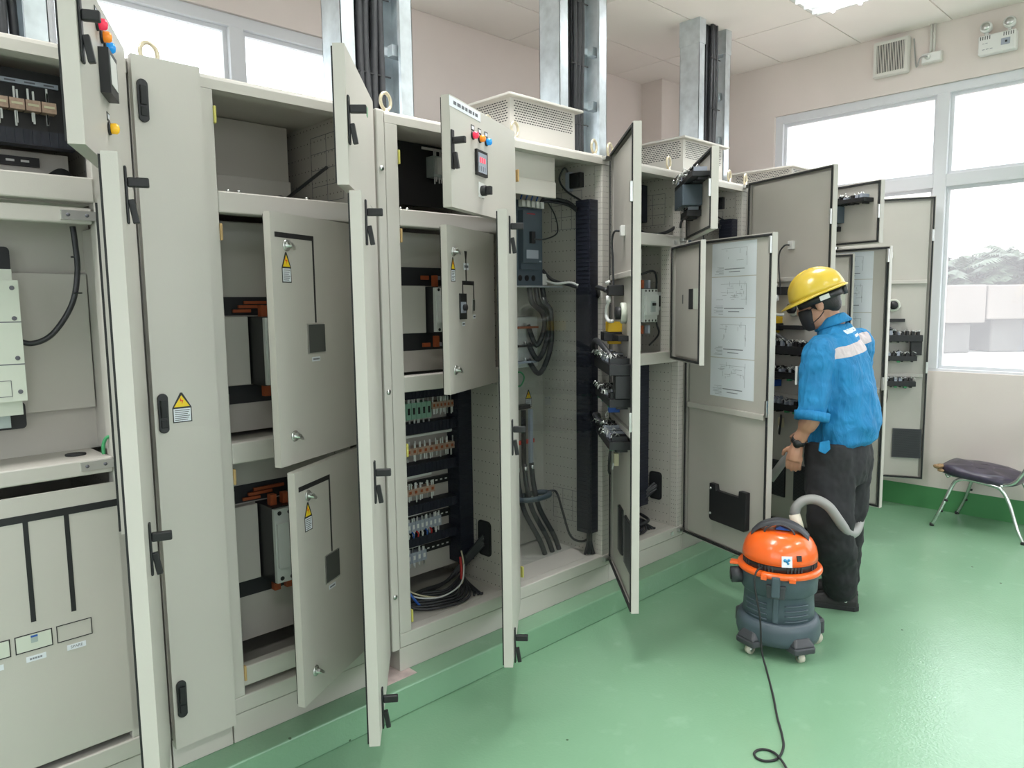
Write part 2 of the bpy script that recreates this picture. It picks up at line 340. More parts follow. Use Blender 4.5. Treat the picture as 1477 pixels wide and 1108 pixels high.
# ceiling boards on a 1.2 x 0.6 grid
ce = B(X0 - .1, XW + .1, Y0 - .1, YB + .1, ZC + .009, ZC + .12).build('ceiling', 'tbar', kind='structure', label='suspended ceiling of pale boards in a thin grid')
gx = [X0] + [3.82 - 1.2 * k for k in range(5, -1, -1)] + [5.02, XW]; gy = [YB, 1.2] + [.6 - .6 * k for k in range(0, 10)] + [Y0]
LAMPS = [(4.42, -.3), (2.02, -.3), (4.42, -2.7), (2.02, -2.7), (-.38, -2.7), (-.38, -.3)]
tiles = {}
for i in range(len(gx) - 1):
    for j in range(len(gy) - 1):
        xa, xb, ya, yb = gx[i] + .004, gx[i + 1] - .004, gy[j + 1] + .004, gy[j] - .004
        if yb - ya < .05 or any(xa < lx < xb and ya < ly < yb for lx, ly in LAMPS): continue
        key = (round(xb - xa, 3), round(yb - ya, 3))
        if key in tiles:
            o = tiles[key].copy(); COL.objects.link(o); o.location = Vector(((xa + xb) / 2, (ya + yb) / 2, ZC + .0045)) - WP[ce]
        else: tiles[key] = B(xa, xb, ya, yb, ZC, ZC + .009).build('ceiling_board', 'tile', ce)
# ceiling lamps
def troffer(x, y, label):
    r = empty('ceiling_lamp', (x, y, ZC), label, 'lamp', 'recessed ceiling lamps')
    f = MB(); w, d = .596, .296
    f.box(x - w, x + w, y - d, y - d + .02, ZC - .004, ZC + .008); f.box(x - w, x + w, y + d - .02, y + d, ZC - .004, ZC + .008); f.box(x - w, x - w + .02, y - d + .02, y + d - .02, ZC - .004, ZC + .008); f.box(x + w - .02, x + w, y - d + .02, y + d - .02, ZC - .004, ZC + .008)
    f.build('frame', 'white', r)
    B(x - w + .02, x + w - .02, y - d + .02, y + d - .02, ZC + .005, ZC + .0085).build('reflector', 'reflector', r)
    for k in (-.17, 0, .17):
        MB().cyl((x - .56, y + k, ZC - .013), (x + .56, y + k, ZC - .013), .013, n=10).build('tube', 'lamp_tube', r)
    for k in range(9):
        q = x - .48 + k * .12; B(q - .001, q + .001, y - d + .022, y + d - .022, ZC - .03, ZC + .003).build('louvre_blade', 'reflector', r)
    ld = bpy.data.lights.new('lamp_light', 'AREA'); ld.shape = 'RECTANGLE'; ld.size = 1.1; ld.size_y = .5; ld.energy = LAMP_W; ld.spread = math.radians(115); ld.color = (1.0, .985, .97)
    lo = bpy.data.objects.new('lamp_light', ld); COL.objects.link(lo); lo.parent = r; lo.location = (0, 0, -.032)
for i, (x, y) in enumerate(LAMPS):
    troffer(x, y, 'recessed louvred ceiling lamp ' + ('near the extractor fan at the top edge', 'over the middle cabinets', 'behind the viewer, nearest the end wall', 'behind the viewer, in the middle', 'behind the viewer, nearest the left wall', 'over the leftmost cabinet')[i])
# ------------------------------------------------------------------ wall fittings
def exhaust_fan():
    r = empty('exhaust_fan', (XW, -.228, 3.098), 'square white louvred extractor fan on the wall under the ceiling', 'fan')
    y0, y1, z0, z1, x = -.347, -.109, 3.098, 3.345, XW
    m = MB(); m.box(x - .05, x, y0, y1, z0, z1); m.build('housing', 'fan', r, bevel=.012)
    m = MB(); t = .026
    m.box(x - .058, x - .05, y0 + .006, y0 + t, z0 + .006, z1 - .006); m.box(x - .058, x - .05, y1 - t, y1 - .006, z0 + .006, z1 - .006); m.box(x - .058, x - .05, y0 + t, y1 - t, z0 + .006, z0 + t); m.box(x - .058, x - .05, y0 + t, y1 - t, z1 - t, z1 - .006)
    m.build('grille_frame', 'fan', r)
    B(x - .052, x - .0495, y0 + t, y1 - t, z0 + t, z1 - t).build('dark_opening', 'slat', r)
    n = 17
    for k in range(n):
        y = y0 + t + (y1 - y0 - 2 * t) * (k + .5) / n
        m = MB().prism([(x - .059, y - .0036, z0 + t), (x - .059, y + .0016, z0 + t), (x - .052, y + .0040, z0 + t), (x - .052, y - .001, z0 + t)], (0, 0, z1 - z0 - 2 * t)); m.build('slat', 'fan', r)
exhaust_fan()
r = empty('junction_box', (XW, -.49, 3.12), 'small grey socket box with conduit beside the extractor fan', 'box')
B(XW - .045, XW, -.555, -.427, 3.125, 3.195).build('box_body', 'fan', r, bevel=.006)
B(XW - .051, XW - .045, -.549, -.433, 3.131, 3.189).build('cover', 'white', r, bevel=.003)
MB().cyl((XW - .02, -.497, 3.19), (XW - .02, -.497, ZC), .009, n=10).build('conduit', 'fan', r)
MB().cyl((XW - .02, -.478, 3.19), (XW - .02, -.478, ZC), .009, n=10).build('conduit', 'fan', r)
MB().tube(spl([(XW - .052, -.47, 3.165), (XW - .07, -.46, 3.17), (XW - .06, -.425, 3.165), (XW - .03, -.40, 3.125), (XW - .015, -.385, 3.14), (XW - .012, -.372, 3.25), (XW - .012, -.365, 3.32)]), .0045).build('lead', 'hose', r)
MB().cyl((XW - .06, -.47, 3.165), (XW - .05, -.47, 3.165), .018, n=12).build('plug', 'white', r)
r = empty('emergency_light', (XW, -.88, 3.09), 'white twin-head emergency light high on the end wall', 'lamp')
m = MB(); m.box(XW - .07, XW, -.985, -.775, 3.095, 3.215); m.build('housing', 'white', r, bevel=.008)
for y in (-.815, -.945):
    T = Matrix.Translation((XW - .06, y, 3.265)) @ Euler((0, math.radians(-82), 0)).to_matrix().to_4x4()
    m = MB(); m.m = 0; m.lathe([(.012, -.04), (.03, -.03), (.036, 0), (.034, .012), (.026, .013)], n=20, T=T); h = m.build('lamp_head', 'white', r)
    m = MB(); m.lathe([(.001, .0135), (.025, .0138), (.025, .016), (.001, .017)], n=18, T=T); m.build('lens', 'steel', h)
    m = MB(); m.cyl((XW - .04, y, 3.21), (XW - .05, y, 3.25), .012, n=10); m.build('bracket', 'white', h)
    for k in range(5): B(XW - .0715, XW - .0695, y - .026 + k * .013 - .002, y - .026 + k * .013 + .002, 3.185, 3.207).build('vent_slot', 'slat', r)
B(XW - .0725, XW - .07, -.955, -.905, 3.13, 3.17).build('status_panel', 'tgrey', r)
m = MB(); m.box(XW - .0745, XW - .0725, -.940, -.928, 3.143, 3.155); m.build('test_button', 'black', r)
m = MB(); [m.box(XW - .071, XW - .0698, -.80 - k * .022 - .015, -.80 - k * .022, 3.122, 3.126) for k in range(3)]; [m.box(XW - .071, XW - .0698, -.80 - k * .018 - .012, -.80 - k * .018, 3.16, 3.163) for k in range(2)]; m.build('print', 'grey_print', r)
# ------------------------------------------------------------------ outdoors
B(-40, 90, -40, 40, -.3, -.02).build('ground', mat('pale_ground', (.62, .60, .57), .9, var=.06, vscale=.4), kind='structure', rec=False, label='bright pale ground outside the window')
B(XW + 1.2, 19.5, -30, 6, -.02, -.012).build('paving', mat('pink_paving', (.34, .22, .19), .9, var=.1, vscale=3), kind='structure', label='pinkish paving outside below the window')
def slab(dist, u0, u1, v0, v1, thick, label, m, nm):
    a, b = px(u0, v0, dist), px(u1, v1, dist); n = Vector((fw.x, fw.y, 0)).normalized(); h = Vector((rt.x, rt.y, 0)).normalized()
    wd = (b - a).dot(h); T = Matrix((( h.x, n.x, 0, a.x), (h.y, n.y, 0, a.y), (0, 0, 1, 0), (0, 0, 0, 1)))
    MB().box(0, wd, 0, thick, max(b.z, -.012), a.z, T).build(nm, m, bevel=.04, label=label, cat='concrete')
slab(20, 1300, 1425, 412, 466, 2.5, 'thick pale concrete block outside the window, nearer the mullion', 'concrete', 'concrete_block')
slab(20, 1426, 1560, 411, 459, 2.0, 'thick pale concrete block outside, right of the joint', 'concrete', 'concrete_block')
slab(20.4, 1330, 1401, 467, 520, 1.6, 'darker concrete pier under the left outdoor block', 'concrete_d', 'concrete_pier')
slab(20.6, 1430, 1560, 460, 520, 1.6, 'darker concrete pier under the right outdoor block', 'concrete_d', 'concrete_pier')
def palm(base, h, seed, label):
    rnd = random.Random(seed); r = empty('palm_tree', base, label, 'tree', 'palms beyond the concrete blocks'); base = Vector(base)
    top = base + Vector((0, 0, h * .45)); MB().tube([base, base.lerp(top, .5) + Vector((.1, .05, 0)), top], [.28, .24, .22], 8).build('trunk', 'trunk', r)
    m = MB()
    for k in range(64):
        az = rnd.uniform(0, 6.283); el = rnd.uniform(.15, 1.35); L = h * rnd.uniform(.5, .72); d = Vector((math.cos(az), math.sin(az), 0))
        pts = []
        for i in range(9):
            t = i / 8; pts.append(top + d * (L * t * math.cos(el) * 1.1) + Vector((0, 0, L * (t * math.sin(el) - .55 * t * t))))
        s = d.cross(Vector((0, 0, 1)))
        for i in range(1, 9):
            for sd in (-1, 1):
                for q in (0, .5):
                    p = pts[i - 1].lerp(pts[i], q); ln = L * .26 * (1 - .6 * i / 9) * rnd.uniform(.8, 1.2)
                    e = p + s * sd * ln + d * ln * .45 - Vector((0, 0, ln * .45)); wv = (pts[i] - pts[i - 1]) * .33
                    m._a([p - wv, p + wv, e], [(0, 1, 2)])
    m.build('fronds', 'palm', r, kind='stuff')
pl = ['leftmost palm visible through the end window', 'palm second from the mullion outside the window', 'tallest palm in the middle of the window view', 'palm at the right edge of the window view']
for i, (u, dist, h) in enumerate([(1352, 44, 5.2), (1392, 40, 5.0), (1432, 42, 5.8), (1474, 39, 6.0)]):
    p = px(u, 424, dist); palm((p.x, p.y, -.02), h, i + 3, pl[i])
for i, (u, dist, h) in enumerate([(1370, 52, 5.9), (1412, 50, 5.6), (1452, 53, 6.4), (1500, 50, 6.2)]):
    p = px(u, 424, dist); palm((p.x, p.y, -.02), h, i + 20, 'palm in the farther row, ' + ('leftmost', 'second from the left', 'third from the left', 'rightmost')[i])
# ------------------------------------------------------------------ switchgear cabinets: frames and doors
ZT = 2.205
def ang_for(hx, w, u, v, hy=-.01):
    """opening angle that brings a right-hung door's free edge to pixel column u (row v)"""
    d = rt * ((u - W / 2) / FPX) - up * ((v - H / 2) / FPX) + fw; best = (9, 0)
    for k in range(40, 1300):
        a = math.radians(k / 10); x, y = hx - w * math.cos(a), hy - w * math.sin(a)
        e = abs((x - CAM.x) * d.y - (y - CAM.y) * d.x) / math.hypot(d.x, d.y)
        if e < best[0] - 1e-5: best = (e, k / 10)
    return best[1]
def eye(cab, x, y=.05):
    m = MB(); ring = [(x + .026 * math.sin(2 * math.pi * k / 20), y + .006 * math.sin(2 * math.pi * k / 20), ZT + .046 + .030 * math.cos(2 * math.pi * k / 20)) for k in range(20)]
    m.tube(ring, .0062, 8, closed=True); m.lathe([(.017, 0), (.017, .006), (.010, .012), (.008, .02)], (x, y, ZT), 14); m.build('lifting_eye', 'brass', cab)
def cabinet(label, x0, x1, posts=(.045, .055), pm='perfpost', depth=.72, top=ZT, plate=.40):
    x0 += .0012; x1 -= .0012
    c = empty('switchgear_cabinet', ((x0 + x1) / 2, depth / 2, KZ), label, 'cabinet', 'row of grey switchgear cabinets')
    B(x0, x1, .006, depth - .01, KZ, .2035).build('plinth', 'cab', c, bevel=.003)
    B(x0, x1, 0, .05, .207, .262).build('bottom_beam', 'cab', c, bevel=.004)
    B(x0, x1, .05, depth - .02, .250, .261).build('floor_plate', 'cab2', c)
    m = MB(); m.prism([(x0, 0, top - .042), (x0, .06, top - .042), (x0, .06, top), (x0, .012, top), (x0, .003, top - .005), (x0, 0, top - .014)], (x1 - x0, 0, 0)); m.build('top_beam', 'cab', c)
    B(x0, x1, .06, depth, top - .016, top).build('roof_panel', 'cab', c, bevel=.003)
    a, b = posts
    B(x0, x0 + a, 0, .05, .262, top - .042).build('frame_post', 'cab', c, bevel=.003)
    B(x1 - b, x1, .004, .05, .262, top - .042).build('frame_post', pm, c, bevel=.003)
    B(x0, x0 + .012, .05, depth - .02, .261, top - .016).build('side_panel', 'cab2', c)
    B(x1 - .055, x1 - .045, .05, depth - .02, .261, top - .016).build('side_panel', 'perf', c)
    B(x0 + .012, x1 - .055, depth - .02, depth, .261, top - .016).build('back_panel', 'cab2', c)
    return c
def beam(c, x0, x1, z0, z1, y0=0.0, y1=.05, name='cross_beam', m='cab', bevel=.004): return B(x0, x1, y0, y1, z0, z1).build(name, m, c, bevel=bevel)
def door(c, hx, ang, w, z0, z1, t=.032, hy=-.01, name='door', label=None, gasket=True, m='cab'):
    mb = MB(); g = .0025
    mb.box(-w, 0, -t, -t + g, z0, z1)
    mb.box(-w, -w + g, -t + g, 0, z0, z1); mb.box(-g, 0, -t + g, 0, z0, z1)
    mb.box(-w + g, -g, -t + g, 0, z0, z0 + g); mb.box(-w + g, -g, -t + g, 0, z1 - g, z1)
    mb.box(-w + g, -w + .014, -g, 0, z0 + g, z1 - g); mb.box(-.014, -g, -g, 0, z0 + g, z1 - g); mb.box(-w + .014, -.014, -g, 0, z0 + g, z0 + .014); mb.box(-w + .014, -.014, -g, 0, z1 - .014, z1 - g)
    d = mb.build(name, m, None, rec=False, label=label)
    d.parent = c; d.location = Vector((hx, hy, 0)) - WP[c]; d.rotation_euler = (0, 0, math.radians(ang)); WP[d] = Vector((0, 0, 0))
    if gasket:
        k = MB(); q = .010; y0, y1 = -.004, .005
        k.box(-w + .004, -w + .004 + q, y0, y1, z0 + .006, z1 - .006); k.box(-.014, -.004, y0, y1, z0 + .006, z1 - .006); k.box(-w + .014, -.014, y0, y1, z0 + .006, z0 + .006 + q); k.box(-w + .014, -.014, y0, y1, z1 - .006 - q, z1 - .006)
        k.build('gasket', 'rubber', d)
    d['t'] = t; d['w'] = w
    return d
def backplate(d, z0, z1, inset=.03):
    """flat inner lining sheet, as the photo's doors show from inside"""
    return B(-d['w'] + inset, -inset, -.014, -.0125, z0, z1).build('inner_sheet', 'cab2', d)
def lever(d, s, z, long=.045):
    t = d['t']; m = MB()
    m.box(-s - .011, -s + .011, -t - .006, -t, z - .075, z + .055); h = m.build('handle', 'black', d, bevel=.003)
    T = Matrix.Translation((-s, -t - .006, z + .018)); m = MB(); m.box(-.008, .008, -long, 0, -.010, .012, T)
    T = Matrix.Translation((-s, -t - .008, z - .02)) @ Euler((math.radians(-9), 0, 0)).to_matrix().to_4x4(); m2 = MB(); m2.box(-.007, .007, -.010, .004, -.055, .0, T)
    m.build('handle_arm', 'black', d, bevel=.003); m2.build('handle_flap', 'black', d, bevel=.002)
def latch_bar(d, z):
    B(-d['w'] + .002, -d['w'] + .016, .0, .012, z - .04, z + .04).build('lock_plate', 'steel', d, bevel=.002)
def sticker(d, s, zt, zb, w=.042, y=None, frame=None):
    """yellow voltage triangle above a white printed panel with black border"""
    y = -d['t'] if y is None else y; e = .0006; zm = zb + (zt - zb) * .5; m = MB()
    m.m = 0; m.prism([(-s - w / 2, y, zb), (-s + w / 2, y, zb), (-s + w / 2, y, zm), (-s + .003, y, zt), (-s - .003, y, zt), (-s - w / 2, y, zm)], (0, -e, 0))
    b = .003; m.m = 1; m.prism([(-s - w / 2 + b * 1.7, y - e, zm + b * .7), (-s + w / 2 - b * 1.7, y - e, zm + b * .7), (-s, y - e, zt - b * 2.6)], (0, -e * .6, 0))
    m.m = 2; m.box(-s - w / 2 + b, -s + w / 2 - b, y - e * 1.6, y - e, zb + b, zm - b)
    m.m = 3; q = zm + (zt - zm) * .18; hh = (zt - zm) * .5
    m.prism([(-s - .004, y - e * 1.6, q + hh), (-s - .005, y - e * 1.6, q + hh * .45), (-s + .001, y - e * 1.6, q + hh * .5), (-s, y - e * 1.6, q), (-s + .005, y - e * 1.6, q + hh * .62), (-s, y - e * 1.6, q + hh * .6)], (0, -e * .5, 0))
    m.m = 4
    for k in range(6):
        z = zm - b - .004 - k * (zm - zb - 2 * b - .004) / 6; m.box(-s - w / 2 + b * 2, -s + w / 2 - b * (2 + (k % 3)), y - e * 2, y - e * 1.6, z - .0022, z)
    m.build('warning_sticker', ['black', 'yellow', 'paper', 'redink', 'ink'], d, label='yellow triangle warning sticker with small print')
def knob(d, s, z):
    y = -d['t']; T = Matrix.Translation((-s, y, z)) @ Euler((math.radians(90), 0, 0)).to_matrix().to_4x4(); m = MB()
    m.lathe([(.017, 0), (.017, .003), (.013, .005), (.008, .006), (.007, .022), (.003, .024)], n=20, T=T)
    T2 = Matrix.Translation((-s, y - .018, z)) @ Euler((0, math.radians(35), 0)).to_matrix().to_4x4(); m.s = False; m.box(-.017, .017, -.006, .002, -.004, .004, T2)
    m.build('quarter_turn_knob', 'steel', d, label='chrome quarter-turn knob')
def strip(d, s0, s1, z0, z1, name='mimic_line', m='black', e=.0012, y=None):
    y = -d['t'] if y is None else y
    return B(-s0, -s1, y - e, y, z0, z1).build(name, m, d)
def nameplate(d, s0, s1, z0, z1, rows=1, name='name_label'):
    y = -d['t']; m = MB(); m.m = 0; m.box(-s0, -s1, y - .0012, y, z0, z1); m.m = 1; L = s0 - s1
    for r in range(rows):
        zc = z0 + (z1 - z0) * (r + .5) / rows; h = (z1 - z0) / rows * .18; x = -s0 + L * .12
        while x < -s1 - L * .16:
            wd = L * random.uniform(.05, .11); m.box(x, min(x + wd, -s1 - L * .1), y - .0016, y - .0012, zc - h, zc + h); x += wd + L * .03
    m.build(name, ['paper', 'ink'], d, label='small white printed label')
def pilot(d, s, z, m, name='pilot_lamp'):
    y = -d['t']; T = Matrix.Translation((-s, y, z)) @ Euler((math.radians(90), 0, 0)).to_matrix().to_4x4(); b = MB()
    b.m = 0; b.lathe([(.015, 0), (.015, .004), (.0125, .006)], n=18, T=T); b.m = 1; b.lathe([(.0125, .005), (.0125, .017), (.009, .022), (.001, .024)], n=18, T=T)
    b.s = False; b.m = 0; b.box(-s - .014, -s + .014, y - .0015, y, z + .016, z + .036); b.m = 2; b.box(-s - .010, -s + .010, y - .002, y - .0014, z + .021, z + .032)
    b.build(name, ['black', m, 'paper'], d)
def closed_latch(d, s, z):
    y = -d['t']; m = MB(); pts = lambda rx, rz, n=20: [(-s + rx * math.cos(2 * math.pi * k / n), y, z + (rz - rx) * (1 if math.sin(2 * math.pi * k / n) >= 0 else -1) + rx * math.sin(2 * math.pi * k / n)) for k in range(n)]
    m.prism(pts(.0145, .058)[::-1], (0, -.008, 0)); h = m.build('latch', 'black', d, bevel=.002)
    T = Matrix.Translation((-s, y - .008, z)); m = MB(); m.box(-.0085, .0085, -.007, 0, -.012, .040, T); m.box(-.009, .009, -.004, 0, -.042, -.018, T); m.build('latch_lever', 'rubber', d, bevel=.003)
def grille(d, s0, s1, z0, z1, nx, nz, inside=True):
    y = .001 if inside else -d['t'] - .001; m = MB(); m.m = 0; m.box(-s1, -s0, -.014, -.004, z0, z1)
    m.m = 1; m.holes((-s1, .0, z0), (1, 0, 0), (0, 0, 1), s1 - s0, z1 - z0, nx, nz, .80, .55, .03)
    m.build('vent_grille', ['slat', mat_gr], d)
mat_gr = mat('grille_mesh', (0.05, 0.053, 0.06), 0.45)
def rail(d, z, h=.026):
    w = d['w']; T = MB(); T.box(-w + .03, -.03, -.014, .006, z - h / 2, z + h / 2); T.build('stiffener', 'cab', d, bevel=.004)
def device_bar(d, s0, s1, z, seed, dep=.06, h=.022, up_h=.022, dn_h=.015, green=False):
    """black bracket tray on the door's inner face, crowded with contact blocks and wires"""
    rnd = random.Random(seed); m = MB(); m.m = 0
    m.box(-s1, -s0, -.012, dep, z - h, z); b = m.build('device_tray', 'black', d, bevel=.002)
    m = MB(); x = -s1 + .02
    while x < -s0 - .02:
        m.m = rnd.choice([0, 0, 0, 1]); ww = rnd.uniform(.012, .022); hh = rnd.uniform(.6, 1.2) * up_h
        m.box(x, x + ww, rnd.uniform(-.005, .005), dep * rnd.uniform(.7, 1), z, z + hh)
        m.m = 2
        for q in range(2):
            p = Vector((x + ww * rnd.random(), dep * rnd.uniform(.3, 1.1), z + hh)); m.tube([p, p + Vector((rnd.uniform(-.01, .01), .012, .012)), p + Vector((rnd.uniform(-.025, .025), .02, -.002))], .0022, 5)
        m.m = 0
        if rnd.random() < .8: m.box(x, x + ww * .8, 0, dep * .6, z - h - dn_h * rnd.uniform(.4, 1), z - h)
        if green and rnd.random() < .3: m.m = 3; m.box(x, x + ww, dep * .6, dep * .9, z - h - .012, z - h)
        x += ww + rnd.uniform(.006, .018)
    m.build('contact_blocks', ['black', 'tgrey', 'steel', 'gwire'], d, kind='stuff')
    return b
def hinge_hw(c, x, z, y=-.012): B(x - .03, x + .012, y - .014, y + .010, z - .010, z + .010).build('hinge', 'steel', c, bevel=.003)
def clipo(c, x, z, m='clip', y=.012): B(x, x + .008, -.004, y, z - .025, z + .025).build('catch_clip', m, c, bevel=.002)
def hood(c, x0, x1, y0, y1, zt=2.42):
    m = MB(); z0 = ZT; b = .012; xa, xb, ya, yb = x0 + .03, x1 - .03, y0 + .03, y1 - .03
    m.box(xa, xb, ya, yb, z0, z0 + .012); hd = m.build('vent_hood', 'cab', c)
    for (o, u, wd, nx) in (((xa, ya, z0 + .012), (1, 0, 0), xb - xa, 24), ((xa, yb, z0 + .012), (0, -1, 0), yb - ya, 22), ((xb, ya, z0 + .012), (0, 1, 0), yb - ya, 20), ((xb, yb, z0 + .012), (-1, 0, 0), xb - xa, 24)):
        k = MB(); o = Vector(o); u = Vector(u); low = .085; k._a([o, o + u * wd, o + u * wd + Vector((0, 0, low)), o + Vector((0, 0, low))], [(0, 1, 2, 3)])
        k.holes(o + Vector((0, 0, low)), u, (0, 0, 1), wd, zt - .012 - z0 - .012 - low, nx, 9, .72, .42, .05); k.build('slotted_side', 'cab', hd)
    B(xa + .01, xb - .01, ya + .01, yb - .01, z0 + .013, zt - .014).build('dark_core', 'slat', hd)
    T = MB(); T.box(x0, x1, y0, y1, zt - .012, zt); T.build('cap', 'cab', hd, bevel=.003)
# ---------- leftmost cabinet
c0 = cabinet('switchgear cabinet at the left edge with a large ivory breaker and black-lined lower panel', .02, .712, posts=(.05, .105), pm='cab')
beam(c0, .06, .608, 1.803, 1.868); beam(c0, .06, .60, 1.745, 1.788, .006, .03)
beam(c0, .06, .606, 1.062, 1.105); B(.06, .606, .05, .45, 1.085, 1.10).build('shelf', 'cab2', c0)
B(.06, .606, .05, .45, 1.80, 1.815).build('shelf', 'cab2', c0)
d = door(c0, .672, ang_for(.672, .57, 88, 85), .57, 1.85, ZT + .01, label='upper door standing open with three pilot lamps and a meter')
lever(d, .548, 2.09, .034); pilot(d, .365, 2.155, 'red'); pilot(d, .322, 2.142, 'orange'); pilot(d, .283, 2.13, 'blue'); pilot(d, .305, 1.94, 'ylamp')
m = MB(); m.m = 0; m.box(-.372, -.275, -.032 - .022, -.032, 2.005, 2.105); m.m = 1; m.box(-.360, -.287, -.0552, -.054, 2.027, 2.092); m.build('panel_meter', ['black', 'white'], d, bevel=.003)
d = door(c0, .672, ang_for(.672, .57, 175, 650), .57, .22, 1.84, label='long lower door swung open, seen almost edge-on'); lever(d, .40, 1.785); lever(d, .40, .95)
d = door(c0, .628, ang_for(.628, .44, 158, 530), .44, 1.0, 1.755, t=.022, name='inner_door', label='narrow inner door seen edge-on'); 
# ---------- closed narrow section
cA = cabinet('narrow closed cabinet section with three black oval latches and a warning sticker', .714, .902, posts=(.02, .02))
d = door(cA, .901, 0, .186, .19, ZT + .004, t=.024, hy=-.002, gasket=False, label='closed narrow door')
for z in (2.087, 1.214, .344): closed_latch(d, .162, z)
sticker(d, .108, 1.270, 1.182, w=.055); eye(cA, .80, .08)
# ---------- cabinet with two half-open inner doors
c2 = cabinet('switchgear cabinet with bare top bay and two half-open inner doors with chrome knobs', .903, 1.50, posts=(.042, .055), pm='cab')
beam(c2, .946, 1.444, 1.803, 1.868); beam(c2, .946, 1.444, 1.025, 1.092); beam(c2, .946, 1.444, .285, .350, .012, .05)
for z in (1.80, 1.03): B(.946, 1.444, .05, .42, z + .03, z + .045).build('shelf', 'cab2', c2)
B(1.392, 1.40, .05, .42, .35, 1.80).build('side_partition', 'perf', c2)
for z in (2.09, ): clipo(c2, .9455, z)
for z in (1.745, .985, .335): clipo(c2, .9455, z, 'tan_clip')
d = door(c2, 1.466, ang_for(1.466, .575, 483, 170), .575, 1.845, ZT + .01, label='upper outer door standing open'); lever(d, .555, 2.03); strip(d, .17, .15, 2.125, 2.155, 'sticker', 'gwire')
d = door(c2, 1.466, ang_for(1.466, .575, 518, 676), .575, .215, 1.83, label='long outer door standing open, seen nearly edge-on'); lever(d, .47, 1.765); lever(d, .47, 1.0); lever(d, .47, .285)
def mimic_door(c, hx, ang, z0, z1, zk1, zk2, wz, lab):
    d = door(c, hx, ang, .43, z0, z1, t=.024, name='inner_door', label=lab)
    knob(d, .362, zk1); knob(d, .362, zk2); sticker(d, .366, zk1 - .02, zk1 - .11)
    strip(d, .412, .232, zk1 + .022, zk1 + .037); strip(d, .239, .232, wz + .05, zk1 + .022)
    fr = MB(); a, b, p, q = .282, .190, wz - .047, wz + .047
    fr.m = 0; fr.box(-a, -b, -.0252, -.024, p, q); fr.m = 1; fr.box(-a + .008, -b - .002, -.0258, -.0252, p + .003, q - .003); fr.build('breaker_window', ['steel', mat_win], d)
    nameplate(d, .262, .222, wz - .072, wz - .058); return d
mat_win = mat('window_cut_out', (0.07, 0.075, 0.07), 0.4)
mimic_door(c2, 1.39, 23.8, 1.036, 1.792, 1.698, 1.122, 1.415, 'upper half-open inner door with black mimic line and square window')
mimic_door(c2, 1.39, 29.5, .283, 1.022, .937, .37, .668, 'lower half-open inner door with black mimic line and square window')
# ---------- feeder cabinets: upper door, inner door, long lower door
def feeder(label, x0, x1, aup, alow, ain, inz=(1.195, 1.795), pw=.055, hoff=.012):
    c = cabinet(label, x0, x1, posts=(pw, .055))
    xi = x0 + pw + .002; xo = x1 - .058
    beam(c, xi, xo, 1.805, 1.866); beam(c, xi, xo, 1.19, 1.25, .004, .05)
    hxi = x1 - .15
    B(hxi + .005, hxi + .02, .004, .06, 1.25, 1.805).build('frame_post', 'perfpost', c)
    B(xi, xo, .05, .35, 1.838, 1.85).build('shelf', 'cab2', c); B(xi, xo, .05, .28, 1.225, 1.237).build('shelf', 'cab2', c)
    du = door(c, x1 - hoff, aup, x1 - x0 - .035, 1.845, ZT + .008, label='upper control door standing open')
    dl = door(c, x1 - hoff, alow, x1 - x0 - .035, .222, 1.832, label='long lower door standing open')
    di = door(c, hxi, ain, .43, inz[0], inz[1], t=.024, name='inner_door', label='small inner door standing open')
    for z in (2.19, 1.845, 1.82, .245): hinge_hw(c, x1 - .03, z, -.006)
    return c, du, dl, di
XB = [1.556, 2.187, 2.84, 3.50, 4.16, 4.81, 5.46]
c3, d3u, d3l, d3i = feeder('switchgear cabinet with relay rows and loose wiring in its lower bay', XB[0], XB[1], ang_for(2.153, .60, 637, 220), ang_for(2.153, .60, 722, 620), ang_for(2.037, .43, 638, 450), hoff=.034)
B(1.517, 1.553, -.006, .72, .205, ZT).build('side_cover', 'cab', c3, bevel=.006)
for z in (2.0, 1.2, .42): MB().cyl((1.535, -.010, z), (1.535, -.005, z), .009, n=12).build('cover_bolt', 'steel', c3)
lever(d3u, .585, 2.045); nameplate(d3u, .60, .345, 2.176, 2.208)
pilot(d3u, .415, 2.115, 'red'); pilot(d3u, .355, 2.115, 'orange'); pilot(d3u, .295, 2.115, 'blue')
m = MB(); m.m = 0; m.box(-.40, -.305, -.042, -.032, 1.982, 2.072); m.m = 1; m.box(-.39, -.315, -.0428, -.042, 1.992, 2.062); m.m = 2
for k in range(3): m.box(-.378 + k * .018, -.366 + k * .018, -.0434, -.0428, 2.028, 2.046)
for k in range(4): m.m = 3; m.box(-.383 + k * .016, -.379 + k * .016, -.0434, -.0428, 1.998, 2.015)
m.build('panel_meter', ['black', 'tgrey', 'led', 'ink'], d3u, bevel=.002)
m = MB(); m.m = 0; m.box(-.375, -.325, -.036, -.032, 1.905, 1.960); m.m = 1; m.cyl((-.350, -.036, 1.93), (-.350, -.055, 1.93), .019, n=18); m.box(-.360, -.340, -.075, -.055, 1.915, 1.945); m.build('selector_switch', ['white', 'black'], d3u, bevel=.002)
for z in (1.765, 1.05, .27): lever(d3l, .50, z)
knob(d3i, .38, 1.704); knob(d3i, .38, 1.28); sticker(d3i, .386, 1.684, 1.598, w=.036)
d = d3i; m = MB(); m.prism([(-.287, -.024, 1.712), (-.263, -.024, 1.712), (-.272, -.024, 1.675), (-.278, -.024, 1.675)][::-1], (0, -.001, 0)); m.build('mimic_arrow', 'black', d)
strip(d, .279, .271, 1.60, 1.678); strip(d, .310, .205, 1.588, 1.603); strip(d, .310, .304, 1.556, 1.588); strip(d, .211, .205, 1.535, 1.588); nameplate(d, .296, .252, 1.643, 1.668)
